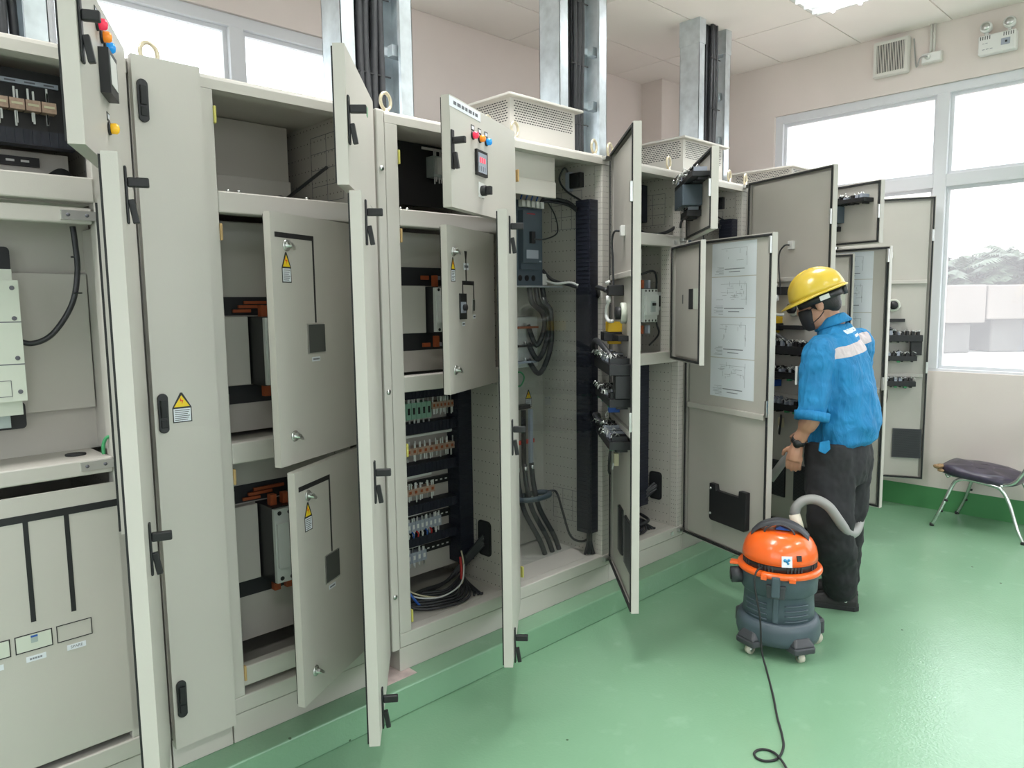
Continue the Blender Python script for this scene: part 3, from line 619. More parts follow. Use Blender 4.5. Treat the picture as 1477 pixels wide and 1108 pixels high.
m = MB(); m.m = 0; m.box(-.34, -.28, -.028, -.024, 1.462, 1.556); m.m = 1; m.box(-.334, -.29, -.029, -.028, 1.485, 1.525); m.m = 0; m.cyl((-.308, -.028, 1.505), (-.308, -.040, 1.505), .012, n=14); m.build('rotary_operator', ['black', 'tgrey'], d, bevel=.0015)
m = MB(); m.m = 0; m.box(-.222, -.196, -.0252, -.024, 1.488, 1.536); m.m = 1; m.box(-.218, -.202, -.0258, -.0252, 1.491, 1.533); m.build('small_window', ['steel', mat_win], d)
nameplate(d, .318, .294, 1.437, 1.452); nameplate(d, .218, .196, 1.462, 1.477)
for z in (2.05,): clipo(c3, 1.612, z)
for z in (1.77, .97, .32): clipo(c3, 1.612, z, 'tan_clip' if z > 1.2 else 'clip')
eye(c3, 1.60)
c5, d5u, d5l, d5i = feeder('switchgear cabinet whose lower door carries four drawings and a black document pocket', XB[2], XB[3], ang_for(3.488, .625, 1026, 270), ang_for(3.488, .625, 1109, 570), ang_for(3.35, .43, 1010, 430), inz=(1.21, 1.805))
c7, d7u, d7l, d7i = feeder('switchgear cabinet hidden behind the worker, its lower door showing drawings', XB[4], XB[5], ang_for(4.798, .615, 1270, 300), ang_for(4.798, .615, 1277, 530), ang_for(4.66, .43, 1230, 400))
def drawings(d):
    bp = backplate(d, .24, 1.815); zs = [1.842, 1.640, 1.436, 1.228, 1.024]; rnd = random.Random(4)
    for k in range(4):
        m = MB(); m.m = 0; z1, z0 = zs[k] - .004, zs[k + 1]; s0, s1 = .195, .512
        if k == 0: z1 -= .03
        m.box(-s1, -s0, -.0125, -.0115, z0, z1); m.m = 1; h = z1 - z0
        def ln(a, b, c, e): m.box(-s1 + (s1 - s0) * a, -s1 + (s1 - s0) * b, -.0115, -.0112, z0 + h * c, z0 + h * e)
        for q in range((6, 26, 14, 22)[k]):
            x = rnd.uniform(.18, .75); z = rnd.uniform(.42, .80); 
            if rnd.random() < .5: ln(x, x + rnd.uniform(.05, .16), z, z + .007)
            else: ln(x, x + .004, z, z + rnd.uniform(.04, .15))
        ln(.2, .205, .3, .82); ln(.2, .78, .82, .826); ln(.25, .70, .20, .225); ln(.35, .6, .12, .14)
        for q in range(7): ln(.72, .72 + rnd.uniform(.1, .22), .06 + q * .035, .068 + q * .035)
        m.build('drawing_sheet', ['paper', 'grey_print'], d, label='printed wiring diagram sheet')
    rail(d, .955, .03)
    y = -.0125; m = MB(); m.prism([(-.505, y, .372), (-.505, y, .565), (-.452, y, .565), (-.448, y, .530), (-.285, y, .530), (-.278, y, .560), (-.232, y, .560), (-.232, y, .372), (-.245, y, .362), (-.49, y, .362)], (0, .028, 0))
    m.build('document_pocket', 'black', d, bevel=.004); latch_bar(d, 1.775); latch_bar(d, 1.0)
    for s, z in ((.245, .535), (.245, .40)): MB().cyl((-s, .014, z), (-s, .022, z), .007, n=10).build('pocket_rivet', 'steel', d)
drawings(d5l); drawings(d7l)
def control_inner(d):
    backplate(d, 1.865, 2.195); device_bar(d, .05, .56, 2.115, 11, .075, .024, .02, .012)
    m = MB(); m.m = 0; m.box(-.36, -.12, -.012, .085, 1.985, 2.085); m.build('control_relay', 'mccb', d, bevel=.003)
    device_bar(d, .16, .34, 1.965, 12, .06, .03, .02, .01); MB().tube(spl([(-.22, .06, 1.93), (-.23, .07, 1.91), (-.22, .07, 1.89)]), .006).build('cable_end', 'black', d); latch_bar(d, 2.03)
control_inner(d5u); control_inner(d7u)
for d in (d5i, d7i):
    backplate(d, 1.235, 1.775); B(-.385, -.235, -.0125, -.0115, 1.478, 1.578).build('breaker_window', 'acb', d); B(-.30, -.235, -.0115, -.0112, 1.478, 1.578).build('window_dark_strip', 'slat', d); B(-.150, -.138, -.0125, -.0115, 1.505, 1.55).build('small_slot', mat_win, d)  # dark strip over the hinge side of the pale window
MB().cyl((-.10, -.01, 1.735), (-.10, .03, 1.735), .012, n=12).build('lock_boss', 'tan_clip', d7i); B(-.11, -.02, .02, .03, 1.73, 1.74).build('lock_bar', 'tan_clip', d7i)
# ---------- incomer cabinets: one tall door each, alike inside
def incomer(label, x0, x1, ang):
    c = cabinet(label, x0, x1, posts=(.02, .055))
    d = door(c, x1 - .012, ang, x1 - x0 - .03, .222, ZT + .012, label='tall door standing open, its inner face hung with trays and wiring')
    for z in (2.19, 1.2, .245): hinge_hw(c, x1 - .03, z, -.006)
    backplate(d, .24, 2.19); rail(d, 1.632, .026); rail(d, .972, .026)
    m = MB(); m.m = 0; m.box(-.368, -.330, -.012, .008, 1.80, 1.845); m.build('outlet', 'white', d, bevel=.003)
    MB().tube(spl([(-.349, .012, 1.822), (-.33, .03, 1.82), (-.298, .035, 1.78), (-.292, .03, 1.70), (-.303, .03, 1.62), (-.305, .03, 1.585)]), .0045).build('lamp_lead', 'cable', d)
    B(-.335, -.275, -.012, .055, 1.545, 1.592).build('plug_block', 'black', d, bevel=.004); B(-.275, -.05, .0, .016, 1.556, 1.582).build('lead_clip_bar', 'black', d)
    MB().tube(spl([(-.29, .05, 1.60), (-.292, .055, 1.61)], 2), .012).build('plug_neck', 'white', d); MB().cyl((-.30, .05, 1.545), (-.303, .05, 1.515), .012, n=10).build('plug_neck', 'white', d)
    MB().tube(spl([(-.30, .05, 1.52), (-.275, .055, 1.49), (-.27, .055, 1.455), (-.31, .05, 1.435), (-.35, .04, 1.435)]), .008).build('white_lead', 'wirew', d)
    T = Matrix.Translation((-.385, -.012, 1.470)) @ Euler((math.radians(-90), 0, 0)).to_matrix().to_4x4(); m = MB(); m.m = 0; m.lathe([(.045, 0), (.045, .02), (.040, .024), (.030, .024), (.028, .01)], n=24, T=T); m.m = 1; m.lathe([(.028, .005), (.028, .045), (.001, .046)], n=20, T=T); m.build('round_socket', ['acb', 'black'], d)
    m = MB(); m.m = 0; m.box(-.29, -.20, -.012, .05, 1.385, 1.43); m.box(-.27, -.22, -.012, .045, 1.33, 1.36); m.m = 1; m.box(-.30, -.18, -.01, .07, 1.345, 1.385); m.build('yellow_connector', ['yplug', 'black'], d, bevel=.003)
    B(-.46, -.30, -.012, .03, 1.352, 1.375).build('connector_tray', 'black', d)
    device_bar(d, .06, .57, 1.262, 21, .085, .045, .028, .012); device_bar(d, .06, .54, 1.115, 22, .08, .035, .026, .012, True); device_bar(d, .08, .54, .935, 23, .08, .035, .03, .02, True)
    B(-.57, -.50, -.012, .06, 1.12, 1.215).build('tray_post', 'black', d, bevel=.002)
    m = MB(); m.m = 0; m.box(-.305, -.275, .0, .05, 1.025, 1.062); m.m = 1; m.tube(spl([(-.29, .05, 1.03), (-.285, .06, 1.015), (-.295, .06, 1.0)]), .003); m.build('blue_connector', ['tblue', 'steel'], d)
    MB().tube(spl([(-.36, .05, .87), (-.362, .055, .82), (-.355, .055, .77), (-.35, .05, .755)]), .006).build('cable_end', 'black', d)
    m = MB(); m.m = 0; m.box(-.345, -.315, .01, .03, .79, .845); m.m = 1; m.cyl((-.325, .03, .80), (-.325, .036, .77), .004); m.build('tag_card', ['wirey', 'wirew'], d)
    MB().tube(spl([(-.40, .05, 1.28), (-.30, .09, 1.34), (-.20, .10, 1.34), (-.10, .09, 1.30), (-.02, .05, 1.24), (.02, .06, 1.19)]), .013).build('loom', 'cable', d); MB().tube(spl([(-.20, .06, .95), (-.12, .09, .985), (-.03, .06, .97), (.02, .06, .92)]), .012).build('loom', 'cable', d)
    MB().tube(spl([(-.30, .06, 1.57), (-.15, .08, 1.585), (-.02, .06, 1.56), (.03, .06, 1.51)]), .011).build('loom', 'cable', d)
    grille(d, .245, .345, .375, .585, 9, 24); grille(d, .415, .60, .375, .585, 15, 24); latch_bar(d, 1.95); latch_bar(d, 1.03)
    return c, d
c4, d4 = incomer('switchgear cabinet with slate moulded breaker, clear guard sheet and tall slotted duct', XB[1], XB[2], ang_for(2.828, .61, 911, 560))
c6, d6 = incomer('switchgear cabinet the worker faces, its tall door blocking the window corner', XB[3], XB[4], ang_for(4.148, .63, 1201, 310))
c8, d8 = incomer('farthest switchgear cabinet with its tall door against the end window', XB[5], XB[6], ang_for(5.448, .62, 1341, 480))
hood(c4, 2.27, 2.757, .094, .56); hood(c6, 3.569, 4.047, .06, .56); hood(c8, 4.89, 5.38, .06, .56)
for c, x in ((c4, 2.255), (c4, 2.78), (c5, 3.40), (c5, 2.90), (c6, 4.03), (c7, 4.22), (c3, 2.10)): eye(c, x)
# ------------------------------------------------------------------ equipment inside the cabinets
def breaker(c, x0, x1, z0, z1, yf, yb, front='mccb_l', body='black', name='circuit_breaker', toggle=True):
    m = MB(); w, h = x1 - x0, z1 - z0; m.m = 1; m.box(x0, x1, yf + .03, yb, z0, z1)
    m.m = 0; m.box(x0, x1, yf + .012, yf + .03, z0 + .004, z1 - .004); m.box(x0 + .004, x1 - .004, yf, yf + .012, z0 + h * .22, z1 - h * .20)
    m.m = 2; m.box(x0 + w * .34, x1 - w * .30, yf - .002, yf, z0 + h * .32, z1 - h * .36); m.m = 1; m.box(x0 + w * .44, x1 - w * .40, yf - .014, yf - .002, z0 + h * .50, z0 + h * .58)
    for k in range(4):
        x = x0 + w * (k + .5) / 4
        for z in (z0 + h * .07, z1 - h * .07): m.m = 1; m.cyl((x, yf + .011, z), (x, yf + .0125, z), w * .055, n=8)
    return m.build(name, [front, body, 'mccb_m'], c, bevel=.002)
def tips(m, x0, x1, z, y, n, ln, rnd, dn=1):
    for k in range(n):
        x = x0 + (x1 - x0) * (k + .5) / n
        for q in range(2):
            xx = x + rnd.uniform(-.007, .007); m.box(xx - .0022, xx + .0022, y - .004, y, z, z + dn * ln * rnd.uniform(.6, 1)) if dn > 0 else m.box(xx - .0022, xx + .0022, y - .004, y, z - ln * rnd.uniform(.6, 1), z)
def cab_cable(c, pts, r=.009, m='cable', name='cable', n=8): return MB().tube(spl(pts, n), r, 8).build(name, m, c)
def duct(c, x0, x1, y0, y1, z0, z1, vert=False):
    m = MB(); m.box(x0, x1, y0, y1, z0, z1); o = m.build('wiring_duct', 'duct', c)
    k = MB(); n = int((z1 - z0) / .02) if vert else int((x1 - x0) / .02)
    for i in range(n):
        if vert: z = z0 + .01 + i * .02; k.box(x0 + .004, x1 - .004, y0 - .0025, y0, z, z + .011); k.box(x0 - .0025, x0, y0 + .006, y1 - .006, z, z + .011)
        else: x = x0 + .006 + i * .02; k.box(x, x + .011, y0 - .002, y0, z0 + .003, z1 - .003)
    k.build('duct_fingers', 'duct', o, kind='stuff')
def rrect(cx, cz, w, h, r, n=5):
    pts = []
    for (sx, sz, a0) in ((1, 1, 0), (-1, 1, 90), (-1, -1, 180), (1, -1, 270)):
        for k in range(n + 1):
            a = math.radians(a0 + 90 * k / n); pts.append((cx + sx * (w / 2 - r) + r * math.cos(a), cz + sz * (h / 2 - r) + r * math.sin(a)))
    return pts
def dark_cut(c, x0, x1, z0, z1, y): 
    m = MB().prism([(a, y, b) for a, b in rrect((x0 + x1) / 2, (z0 + z1) / 2, x1 - x0, z1 - z0, .012)], (0, .002, 0)); m.build('cable_cut_out', 'slat', c)
def feeder_inside(c, o, seed, mx=0.0, xr=2.1308):
    """o shifts the first feeder's layout along the row"""
    rnd = random.Random(seed); yp = .30
    B(1.62 + o, xr - .001, yp, yp + .004, .335, 1.19).build('mounting_plate', 'cab2', c)
    B(1.70 + o, xr - .001, .29, .30, 1.93, 2.185).build('mounting_plate', 'black', c)
    m = MB(); m.m = 1; m.box(1.965 + o, 2.075 + o, .24, .29, 2.05, 2.135); m.m = 0; m.box(1.97 + o, 2.07 + o, .222, .24, 2.06, 2.125); m.m = 2; m.box(1.94 + o, 2.09 + o, .284, .289, 2.165, 2.175); m.m = 3
    tips(m, 1.965 + o, 2.075 + o, 2.135, .25, 4, .03, rnd); tips(m, 1.965 + o, 2.075 + o, 2.05, .25, 4, .03, rnd, -1); m.build('contactor', ['mccb_l', 'mccb_m', 'white', 'wirew'], c)
    B(1.62 + o, 2.02 + o, .15, .155, 1.25, 1.80).build('mounting_plate', 'cab2', c)
    dark_cut(c, 1.63 + o, 2.0 + o, 1.592, 1.665, .147); dark_cut(c, 1.63 + o, 2.0 + o, 1.335, 1.405, .147)
    B(1.64 + o, 1.81 + o + mx, .115, .147, 1.405, 1.592).build('breaker_pan', 'cab', c, bevel=.003)
    breaker(c, 1.815 + o + mx, 1.935 + o + mx, 1.405, 1.588, .045, .147)
    for k, (x, zz) in enumerate(((1.832, 1.60), (1.89, 1.60), (1.832, 1.36), (1.89, 1.36))):
        m = MB(); x += mx; m.box(x + o, x + .018 + o, .085, .105, zz - .012, zz + .032); m.box(x + o - .035, x + o, .12, .13, (zz - .012) if zz < 1.5 else zz + .016, (zz + .004) if zz < 1.5 else zz + .032); m.build('busbar', 'busred' if k % 2 == 0 else 'tgrey', c)
    # relay rows, ducts and terminals in the lower bay
    duct(c, xr - .080, xr - .001, .22, yp, .36, 1.18, True)
    for z0, z1 in ((1.125, 1.16), (.975, 1.02), (.80, .845), (.632, .672), (.492, .53)): duct(c, 1.63 + o, 2.06 + o, .235, yp, z0, z1)
    def row(z, x0, x1, n, mats, h, name='relay_row', ln=.03):
        for k in range(n):
            a = x0 + (x1 - x0) * k / n; m = MB(); m.m = 0; m.box(a + .001 + o, a + (x1 - x0) / n - .001 + o, .245, yp, z - h / 2, z + h / 2); m.m = 1; wd = (x1 - x0) / n
            m.box(a + wd * .3 + o, a + wd * .7 + o, .2435, .245, z - h * .2, z + h * .2); m.build(name, mats, c)
        m = MB(); tips(m, x0 + o, x1 + o, z + h / 2, .25, n, ln, rnd); tips(m, x0 + o, x1 + o, z - h / 2, .25, n, ln, rnd, -1); m.build('wire_ends', 'wirew', c, kind='stuff')
    row(1.072, 1.66, 1.925, 10, ['tgreen', 'black'], .07, 'terminal_block'); row(1.085, 1.93, 2.05, 6, ['tan', 'busred'], .030, 'relay')
    row(.90, 1.64, 2.05, 14, ['tan', 'busred'], .030, 'relay'); row(.725, 1.64, 1.935, 10, ['tan', 'busred'], .030, 'relay')
    row(.575, 1.64, 1.965, 14, ['tgrey', 'white'], .045, 'terminal_block', .022); row(.44, 1.64, 1.88, 9, ['tgrey', 'white'], .045, 'terminal_block', .022)
    for z, x1 in ((.957, 2.05), (.782, 1.93), (.618, 1.87), (.478, 1.86)): B(1.64 + o, x1 + o, .262, .266, z, z + .010).build('marker_strip', 'white', c)
    for z, x1 in ((.745, 2.05), (.588, 2.05), (.448, 2.05)):
        m = MB(); m.m = 0; m.box(1.66 + o, x1 + o, .285, yp, z - .016, z + .016); m.m = 1
        for k in range(14): m.box(1.67 + o + k * .027, 1.682 + o + k * .027, .284, .285, z - .003, z + .003)
        m.build('din_rail', ['black', 'white'], c)
    m = MB()
    for k in range(12): m.m = k % 3; x = 1.66 + o + k * .024; m.tube([(x, .245, .555), (x + .004, .235, .545), (x + .003, .24, .525)], .0035, 6)
    m.build('coloured_wires', ['tblue', 'redw', 'wirew'], c, kind='stuff')
    x = xr - .004; m = MB().prism([(x, a, b) for a, b in rrect(.145, .475, .085, .16, .02)], (.004, 0, 0)); m.build('cable_port_rim', 'rubber', c)
    m = MB().prism([(x - .002, a, b) for a, b in rrect(.145, .475, .066, .14, .016)], (.003, 0, 0)); m.build('cable_port', 'slat', c)
    for k in range(6): 
        a = rnd.uniform(-.01, .01); cab_cable(c, [(xr - .008, .14 + a, .45 + k * .008), (2.10 + o, .17, .41 + k * .008), (2.06 + o, .22, .34 + k * .006), (1.98 + o, .24, .29), (1.80 + o, .20, .285 + .004 * k), (1.68 + o, .16, .29)], .008)
    for k in range(7):
        y = .10 + k * .02; cab_cable(c, [(2.05 + o + k * .004, .215, .40), (2.03 + o, .19, .33), (1.98 + o - .01 * k, .08 + k * .012, .275 + .004 * k), (1.85 + o, .06 + k * .02, .272 + .004 * k), (1.72 + o, .12 + k * .02, .28 + .004 * k), (1.66 + o, .2, .34)], .006)
    cab_cable(c, [(1.70 + o, .24, .42), (1.74 + o, .18, .33), (1.86 + o, .13, .285), (1.98 + o, .14, .30), (2.04 + o, .19, .36), (2.05 + o, .215, .42)], .0035, 'wirey', 'pale_wire')
    cab_cable(c, [(1.68 + o, .24, .42), (1.73 + o, .18, .32), (1.84 + o, .12, .292), (1.97 + o, .13, .31), (2.035 + o, .18, .37)], .0035, 'wirew', 'pale_wire')
    cab_cable(c, [(2.03 + o, .20, .40), (2.015 + o, .175, .345), (2.00 + o, .16, .30)], .0055, 'redw', 'red_wire')
    cab_cable(c, [(1.69 + o, .23, .42), (1.72 + o, .15, .33), (1.75 + o, .13, .28)], .005, 'tblue', 'blue_wire')
    for k in range(3): cab_cable(c, [(2.07 + o + k * .01, .26, .36), (2.06 + o, .22, .30), (2.03 + o, .12 - k * .02, .273), (2.0 + o + k * .02, .075 - k * .005, .268)], .006)
def incomer_inside(c, o, seed):
    rnd = random.Random(seed); yp = .40
    B(2.215 + o, 2.784 + o, yp, yp + .004, .27, 2.18).build('mounting_plate', 'cab2', c)
    m = MB(); m.box(2.214 + o, 2.505 + o, .05, .056, 1.985, 2.164); m.build('bus_cover', 'cab', c, bevel=.002)
    B(2.214 + o, 2.505 + o, .0435, .05, 1.985, 2.055).build('bus_cover_strip', 'cab', c, bevel=.002)
    x0, x1, z0, z1, yf = 2.445 + o, 2.63 + o, 1.602, 2.0, .22
    m = MB(); m.m = 0; m.box(x0, x1, yf + .03, yp, z0, z1); m.box(x0 + .02, x1 - .05, yf - .005, yf + .03, z0 + .105, z1 - .05); m.box(x0 + .02, x1 - .04, yf + .012, yf + .03, z0 + .075, z0 + .105)
    m.m = 1; m.box(x0 + .06, x0 + .085, yf - .022, yf - .005, z0 + .195, z0 + .25); m.m = 2; m.box(x0 + .045, x0 + .10, yf - .006, yf - .005, z1 - .068, z1 - .063); m.m = 3; m.box(x0 + .04, x0 + .12, yf - .006, yf - .005, z0 + .125, z0 + .165); m.box(x0 + .125, x0 + .14, yf - .006, yf - .005, z0 + .11, z0 + .117)
    m.m = 1
    for k in range(3): m.cyl((x0 + .03 + k * .045, yf + .028, z0 + .035), (x0 + .03 + k * .045, yf + .031, z0 + .035), .014, n=12)
    m.build('main_breaker', ['mccb', 'black', 'led2', 'tgrey'], c, bevel=.003)
    m = MB()
    for k in range(5): x = x0 + .015 + k * .032; m.box(x, x + .02, yf - .005, yf + .02, z1 - .035, z1 - .005)
    m.build('white_terminals', 'white', c, kind='stuff')
    for k in range(4): cab_cable(c, [(x0 + .02 + k * .035, yf + .01, z1), (x0 + .05 + k * .035, yf + .02, z1 + .05), (x0 + .09 + k * .03, yf + .08, z1 + .06)], .0035, 'tblue', 'blue_wire')
    cab_cable(c, [(x1 - .02, yf + .02, z1 - .005), (x1 + .02, yf + .02, z1 + .02), (x1 + .08, yf - .06, z1 + .0), (2.71 + o, .10, z1 - .04)], .009)
    cab_cable(c, [(x1 - .02, yf + .03, z1 - .015), (x1 + .03, yf + .02, z1 + .005), (x1 + .08, yf - .06, z1 - .015), (2.71 + o, .10, z1 - .05)], .006)
    cab_cable(c, [(x0 + .075, yf - .02, z0 + .215), (x0 + .12, yf - .05, z0 + .215), (x1 + .02, yf - .05, z0 + .25), (x1 + .04, yf - .02, z0 + .33), (x1 + .03, yf + .02, z0 + .40)], .0035)
    B(2.214 + o, 2.72 + o, .20, .24, 1.592, 1.600).build('barrier_shelf', 'galv', c)
    m = MB(); m.m = 0; m.box(x1 + .01, x1 + .045, .26, .32, 1.605, 1.66); m.build('fuse_holder', 'white', c, bevel=.003)
    cab_cable(c, [(x1 + .03, .27, 1.63), (x1 + .06, .22, 1.612), (x1 + .10, .16, 1.615), (2.72 + o, .10, 1.60)], .006, 'wirew', 'white_lead')
    cab_cable(c, [(x1 + .03, .28, 1.68), (x1 + .06, .24, 1.63), (x1 + .10, .17, 1.605), (2.72 + o, .10, 1.59)], .008)
    duct(c, 2.722 + o, 2.784 + o, .03, .115, .38, 2.0, True)
    m = MB(); m.m = 0; m.box(2.755 + o, 2.784 + o, .115, .185, 2.07, 2.14); m.cyl((2.753 + o, .15, 2.105), (2.756 + o, .15, 2.105), .028, n=20); m.m = 1; m.box(2.76 + o, 2.784 + o, .185, .215, 2.06, 2.15); m.build('cooling_fan', ['black', 'tgrey'], c, bevel=.002)
    cab_cable(c, [(2.77 + o, .20, 2.14), (2.75 + o, .21, 2.17), (2.745 + o, .24, 2.12), (2.75 + o, .2, 2.06), (2.75 + o, .1, 2.0)], .005)
    # lower bus connections behind the clear guard
    B(2.315 + o, 2.675 + o, .33, yp, 1.20, 1.45).build('bus_support', 'white', c, bevel=.003)
    for k, (z, mm) in enumerate(((1.395, 'busred'), (1.305, 'black'), (1.225, 'tgrey'))):
        B(2.22 + o, 2.635 + o - k * .005, .285, .33, z, z + .010).build('busbar', mm, c)
        cab_cable(c, [(2.525 + o + k * .045, .24, 1.60), (2.535 + o + k * .045, .23, 1.52), (2.605 + o + k * .03, .23, 1.47), (2.640 + o + k * .022, .25, 1.40 - k * .05), (2.615 + o + k * .01, .28, 1.31 - k * .07), (2.575 + o, .30, z + .016)], .013)
        MB().cyl((2.555 + o, .30, z + .010), (2.555 + o, .30, z + .026), .008, n=8).build('bolt', 'steel', c)
    cab_cable(c, [(2.515 + o, .36, 1.16), (2.545 + o, .33, 1.18), (2.575 + o, .33, 1.15), (2.545 + o, .33, 1.11), (2.515 + o, .36, 1.12)], .004, 'gwire', 'earth_wire')
    B(2.505 + o, 2.520 + o, .33, .38, 1.08, 1.18).build('earth_clip', 'busred', c)
    fr = empty_d(c); sticker(fr, -(2.675 + o), 1.075, .985, w=.045, y=yp)
    B(2.350 + o, 2.650 + o, .36, yp, .985, 1.005).build('support_bar', 'black', c)
    for k, (x, mm) in enumerate(((2.51, 'busR'), (2.565, 'black'), (2.615, 'tgrey'))):
        B(x + o, x + .020 + o, .33, .345, .70, .985).build('busbar', mm, c)
        cab_cable(c, [(x + .01 + o, .335, .71), (x + o + .01, .32, .60), (x + .02 + o, .29, .48), (x + .07 + o, .24, .34), (x + .09 + o, .22, .263)], .013)
        MB().cyl((x + .01 + o, .325, .70), (x + .01 + o, .335, .66), .011, n=10).build('cable_lug', 'steel', c)
    B(2.490 + o, 2.660 + o, .345, .36, .81, .83).build('insulator_bar', 'busR', c)
    ring = [(2.610 + o + .10 * math.cos(2 * math.pi * k / 28), .30 + .05 * math.sin(2 * math.pi * k / 28), .545) for k in range(28)]
    MB().tube(ring, .014, 8, closed=True).build('current_transformer_ring', 'mccb', c)
    cab_cable(c, [(2.700 + o, .29, .555), (2.730 + o, .26, .55), (2.735 + o, .22, .45), (2.750 + o, .18, .33), (2.780 + o, .12, .31), (2.800 + o, .08, .36)], .006)
    for k in range(4): cab_cable(c, [(2.745 + o + k * .008, .06, .40), (2.742 + o + k * .009, .062, .32), (2.735 + o + k * .012, .075 - k * .01, .264)], .007)
    m = MB(); m.box(2.215 + o, 2.70 + o, -.001, .002, .36, 1.588); m.build('clear_guard_sheet', 'acrylic', c)
    for z in (2.05,): clipo(c, 2.218 + o, z, 'tan_clip')
    clipo(c, 2.218 + o, .33); 
M['led2'] = mat('red_nameplate', (0.45, 0.02, 0.03), 0.4)
def empty_d(c):
    class _: pass
    return c
_st = sticker
def sticker(d, s, zt, zb, w=.042, y=None):
    if 't' not in d.keys(): d['t'] = .0
    _st(d, s, zt, zb, w, y)
def knockouts(c, x, y0, y1, z0, z1, ny, nz):
    m = MB()
    for k in range(ny + 1): y = y0 + (y1 - y0) * k / ny; m.box(x - .0006, x, y - .0009, y + .0009, z0, z1)
    for k in range(nz + 1): z = z0 + (z1 - z0) * k / nz; m.box(x - .0006, x, y0, y1, z - .0009, z + .0009)
    m.build('knockout_outlines', 'ink', c, kind='stuff')
for c, x1 in ((c3, XB[1]), (c5, XB[3]), (c7, XB[5])): knockouts(c, x1 - .0562, .10, .26, 1.935, 2.10, 2, 3); knockouts(c, x1 - .0562, .20, .29, .40, .55, 1, 3)
for c, x1 in ((c4, XB[2]), (c6, XB[4])): knockouts(c, x1 - .0562, .13, .33, 1.88, 2.06, 3, 3); knockouts(c, x1 - .0562, .13, .33, .40, .56, 3, 3)
knockouts(c2, 1.50 - .0562, .10, .32, 1.90, 2.14, 2, 4)
feeder_inside(c3, 0, 1, 0, XB[1] - .0564); feeder_inside(c5, XB[2] - XB[0], 2, .10, XB[3] - .0564); feeder_inside(c7, XB[4] - XB[0], 3, 0, XB[5] - .0564)
m = MB(); a = XB[2] - XB[0]; m.m = 0; m.box(2.06 + a, 2.11 + a, .08, .15, 1.47, 1.57); m.m = 1; m.box(2.068 + a, 2.085 + a, .07, .08, 1.49, 1.55); m.build('small_breaker', ['mccb_l', 'black'], c5, bevel=.002)
cab_cable(c5, [(1.96 + a, .12, 1.66), (2.02 + a, .08, 1.68), (2.07 + a, .09, 1.65), (2.085 + a, .10, 1.57)], .006); cab_cable(c5, [(2.085 + a, .1, 1.47), (2.09 + a, .1, 1.40), (2.11 + a, .1, 1.34), (2.05 + a, .12, 1.28)], .005)
cab_cable(c5, [(1.95 + a, .22, 1.98), (2.02 + a, .15, 1.89), (2.10 + a, .08, 1.88), (2.18 + a, .03, 1.93), (2.20 + a, -.02, 2.02)], .009)
cab_cable(c5, [(1.70 + a, .30, .27), (1.85 + a, .15, .275), (2.02 + a, .12, .28), (2.08 + a, .2, .28), (1.95 + a, .3, .285)], .009); cab_cable(c5, [(1.70 + a, .28, .30), (1.88 + a, .12, .30), (2.04 + a, .11, .30), (2.09 + a, .2, .31)], .009)
B(1.72 + a, 2.125 + a, .19, .289, 1.95, 2.15).build('relay_housing', 'duct', c5, bevel=.004); duct(c5, 2.00 + a, 2.115 + a, .165, .215, .37, 1.18, True)
incomer_inside(c4, 0, 5); incomer_inside(c6, XB[3] - XB[1], 6); incomer_inside(c8, XB[5] - XB[1], 7)
# two-bay breaker cabinet
for (z0, z1, bz0, bz1) in ((1.092, 1.80, 1.255, 1.485), (.35, 1.02, .575, .84)):
    B(.95, 1.39, .20, .205, z0, z1).build('mounting_plate', 'cab2', c2)
    dark_cut(c2, .955, 1.30, bz1 + .004, bz1 + .066, .197); dark_cut(c2, .955, 1.30, bz0 - .066, bz0 - .004, .197)
    B(.955, 1.095, .165, .197, bz0, bz1).build('breaker_pan', 'cab', c2, bevel=.003)
    breaker(c2, 1.10, 1.245, bz0, bz1, .04, .197)
    for k in range(3):
        for zz in (bz1, bz0 - .035): B(1.112 + k * .045, 1.134 + k * .045, .10, .125, zz - .002, zz + .037).build('busbar', 'busred', c2)
        B(1.05 + k * .02, 1.112 + k * .045, .176, .186, bz1 + .014 + .014 * k, bz1 + .024 + .014 * k).build('busbar', 'busred', c2)
    for z in (z0 + .10, z1 - .14): B(.9465, .956, .02, .045, z, z + .055).build('hinge_bracket', 'steel', c2, bevel=.003)
B(.95, 1.39, .40, .404, 1.87, 2.185).build('mounting_plate', 'cab2', c2); B(.95, 1.39, .385, .40, 1.87, 1.985).build('lower_lining', 'cab', c2, bevel=.002)
MB().cyl((1.335, .40, 1.90), (1.335, .36, 1.90), .028, n=20).build('grommet', 'rubber', c2); 
cab_cable(c2, [(1.335, .38, 1.90), (1.34, .3, 1.92), (1.36, .2, 1.96), (1.38, .1, 2.0)], .006)
for x in (.985, 1.02, 1.25): MB().cyl((x, .02, 1.868), (x, .02, 1.876), .005, n=8).build('bolt', 'steel', c2)
for z in (1.853, 1.815, .31): B(1.425, 1.446, -.006, 0, z - .010, z + .010).build('keeper', 'steel', c2)
for c, o in ((c3, 0), (c5, XB[2] - XB[0])):
    for z in (1.83, .235): B(2.095 + o, 2.12 + o, -.006, 0, z - .010, z + .010).build('keeper', 'steel', c)
    for x in (1.63, 1.66): MB().cyl((x + o, .02, 1.866), (x + o, .02, 1.874), .005, n=8).build('bolt', 'steel', c)
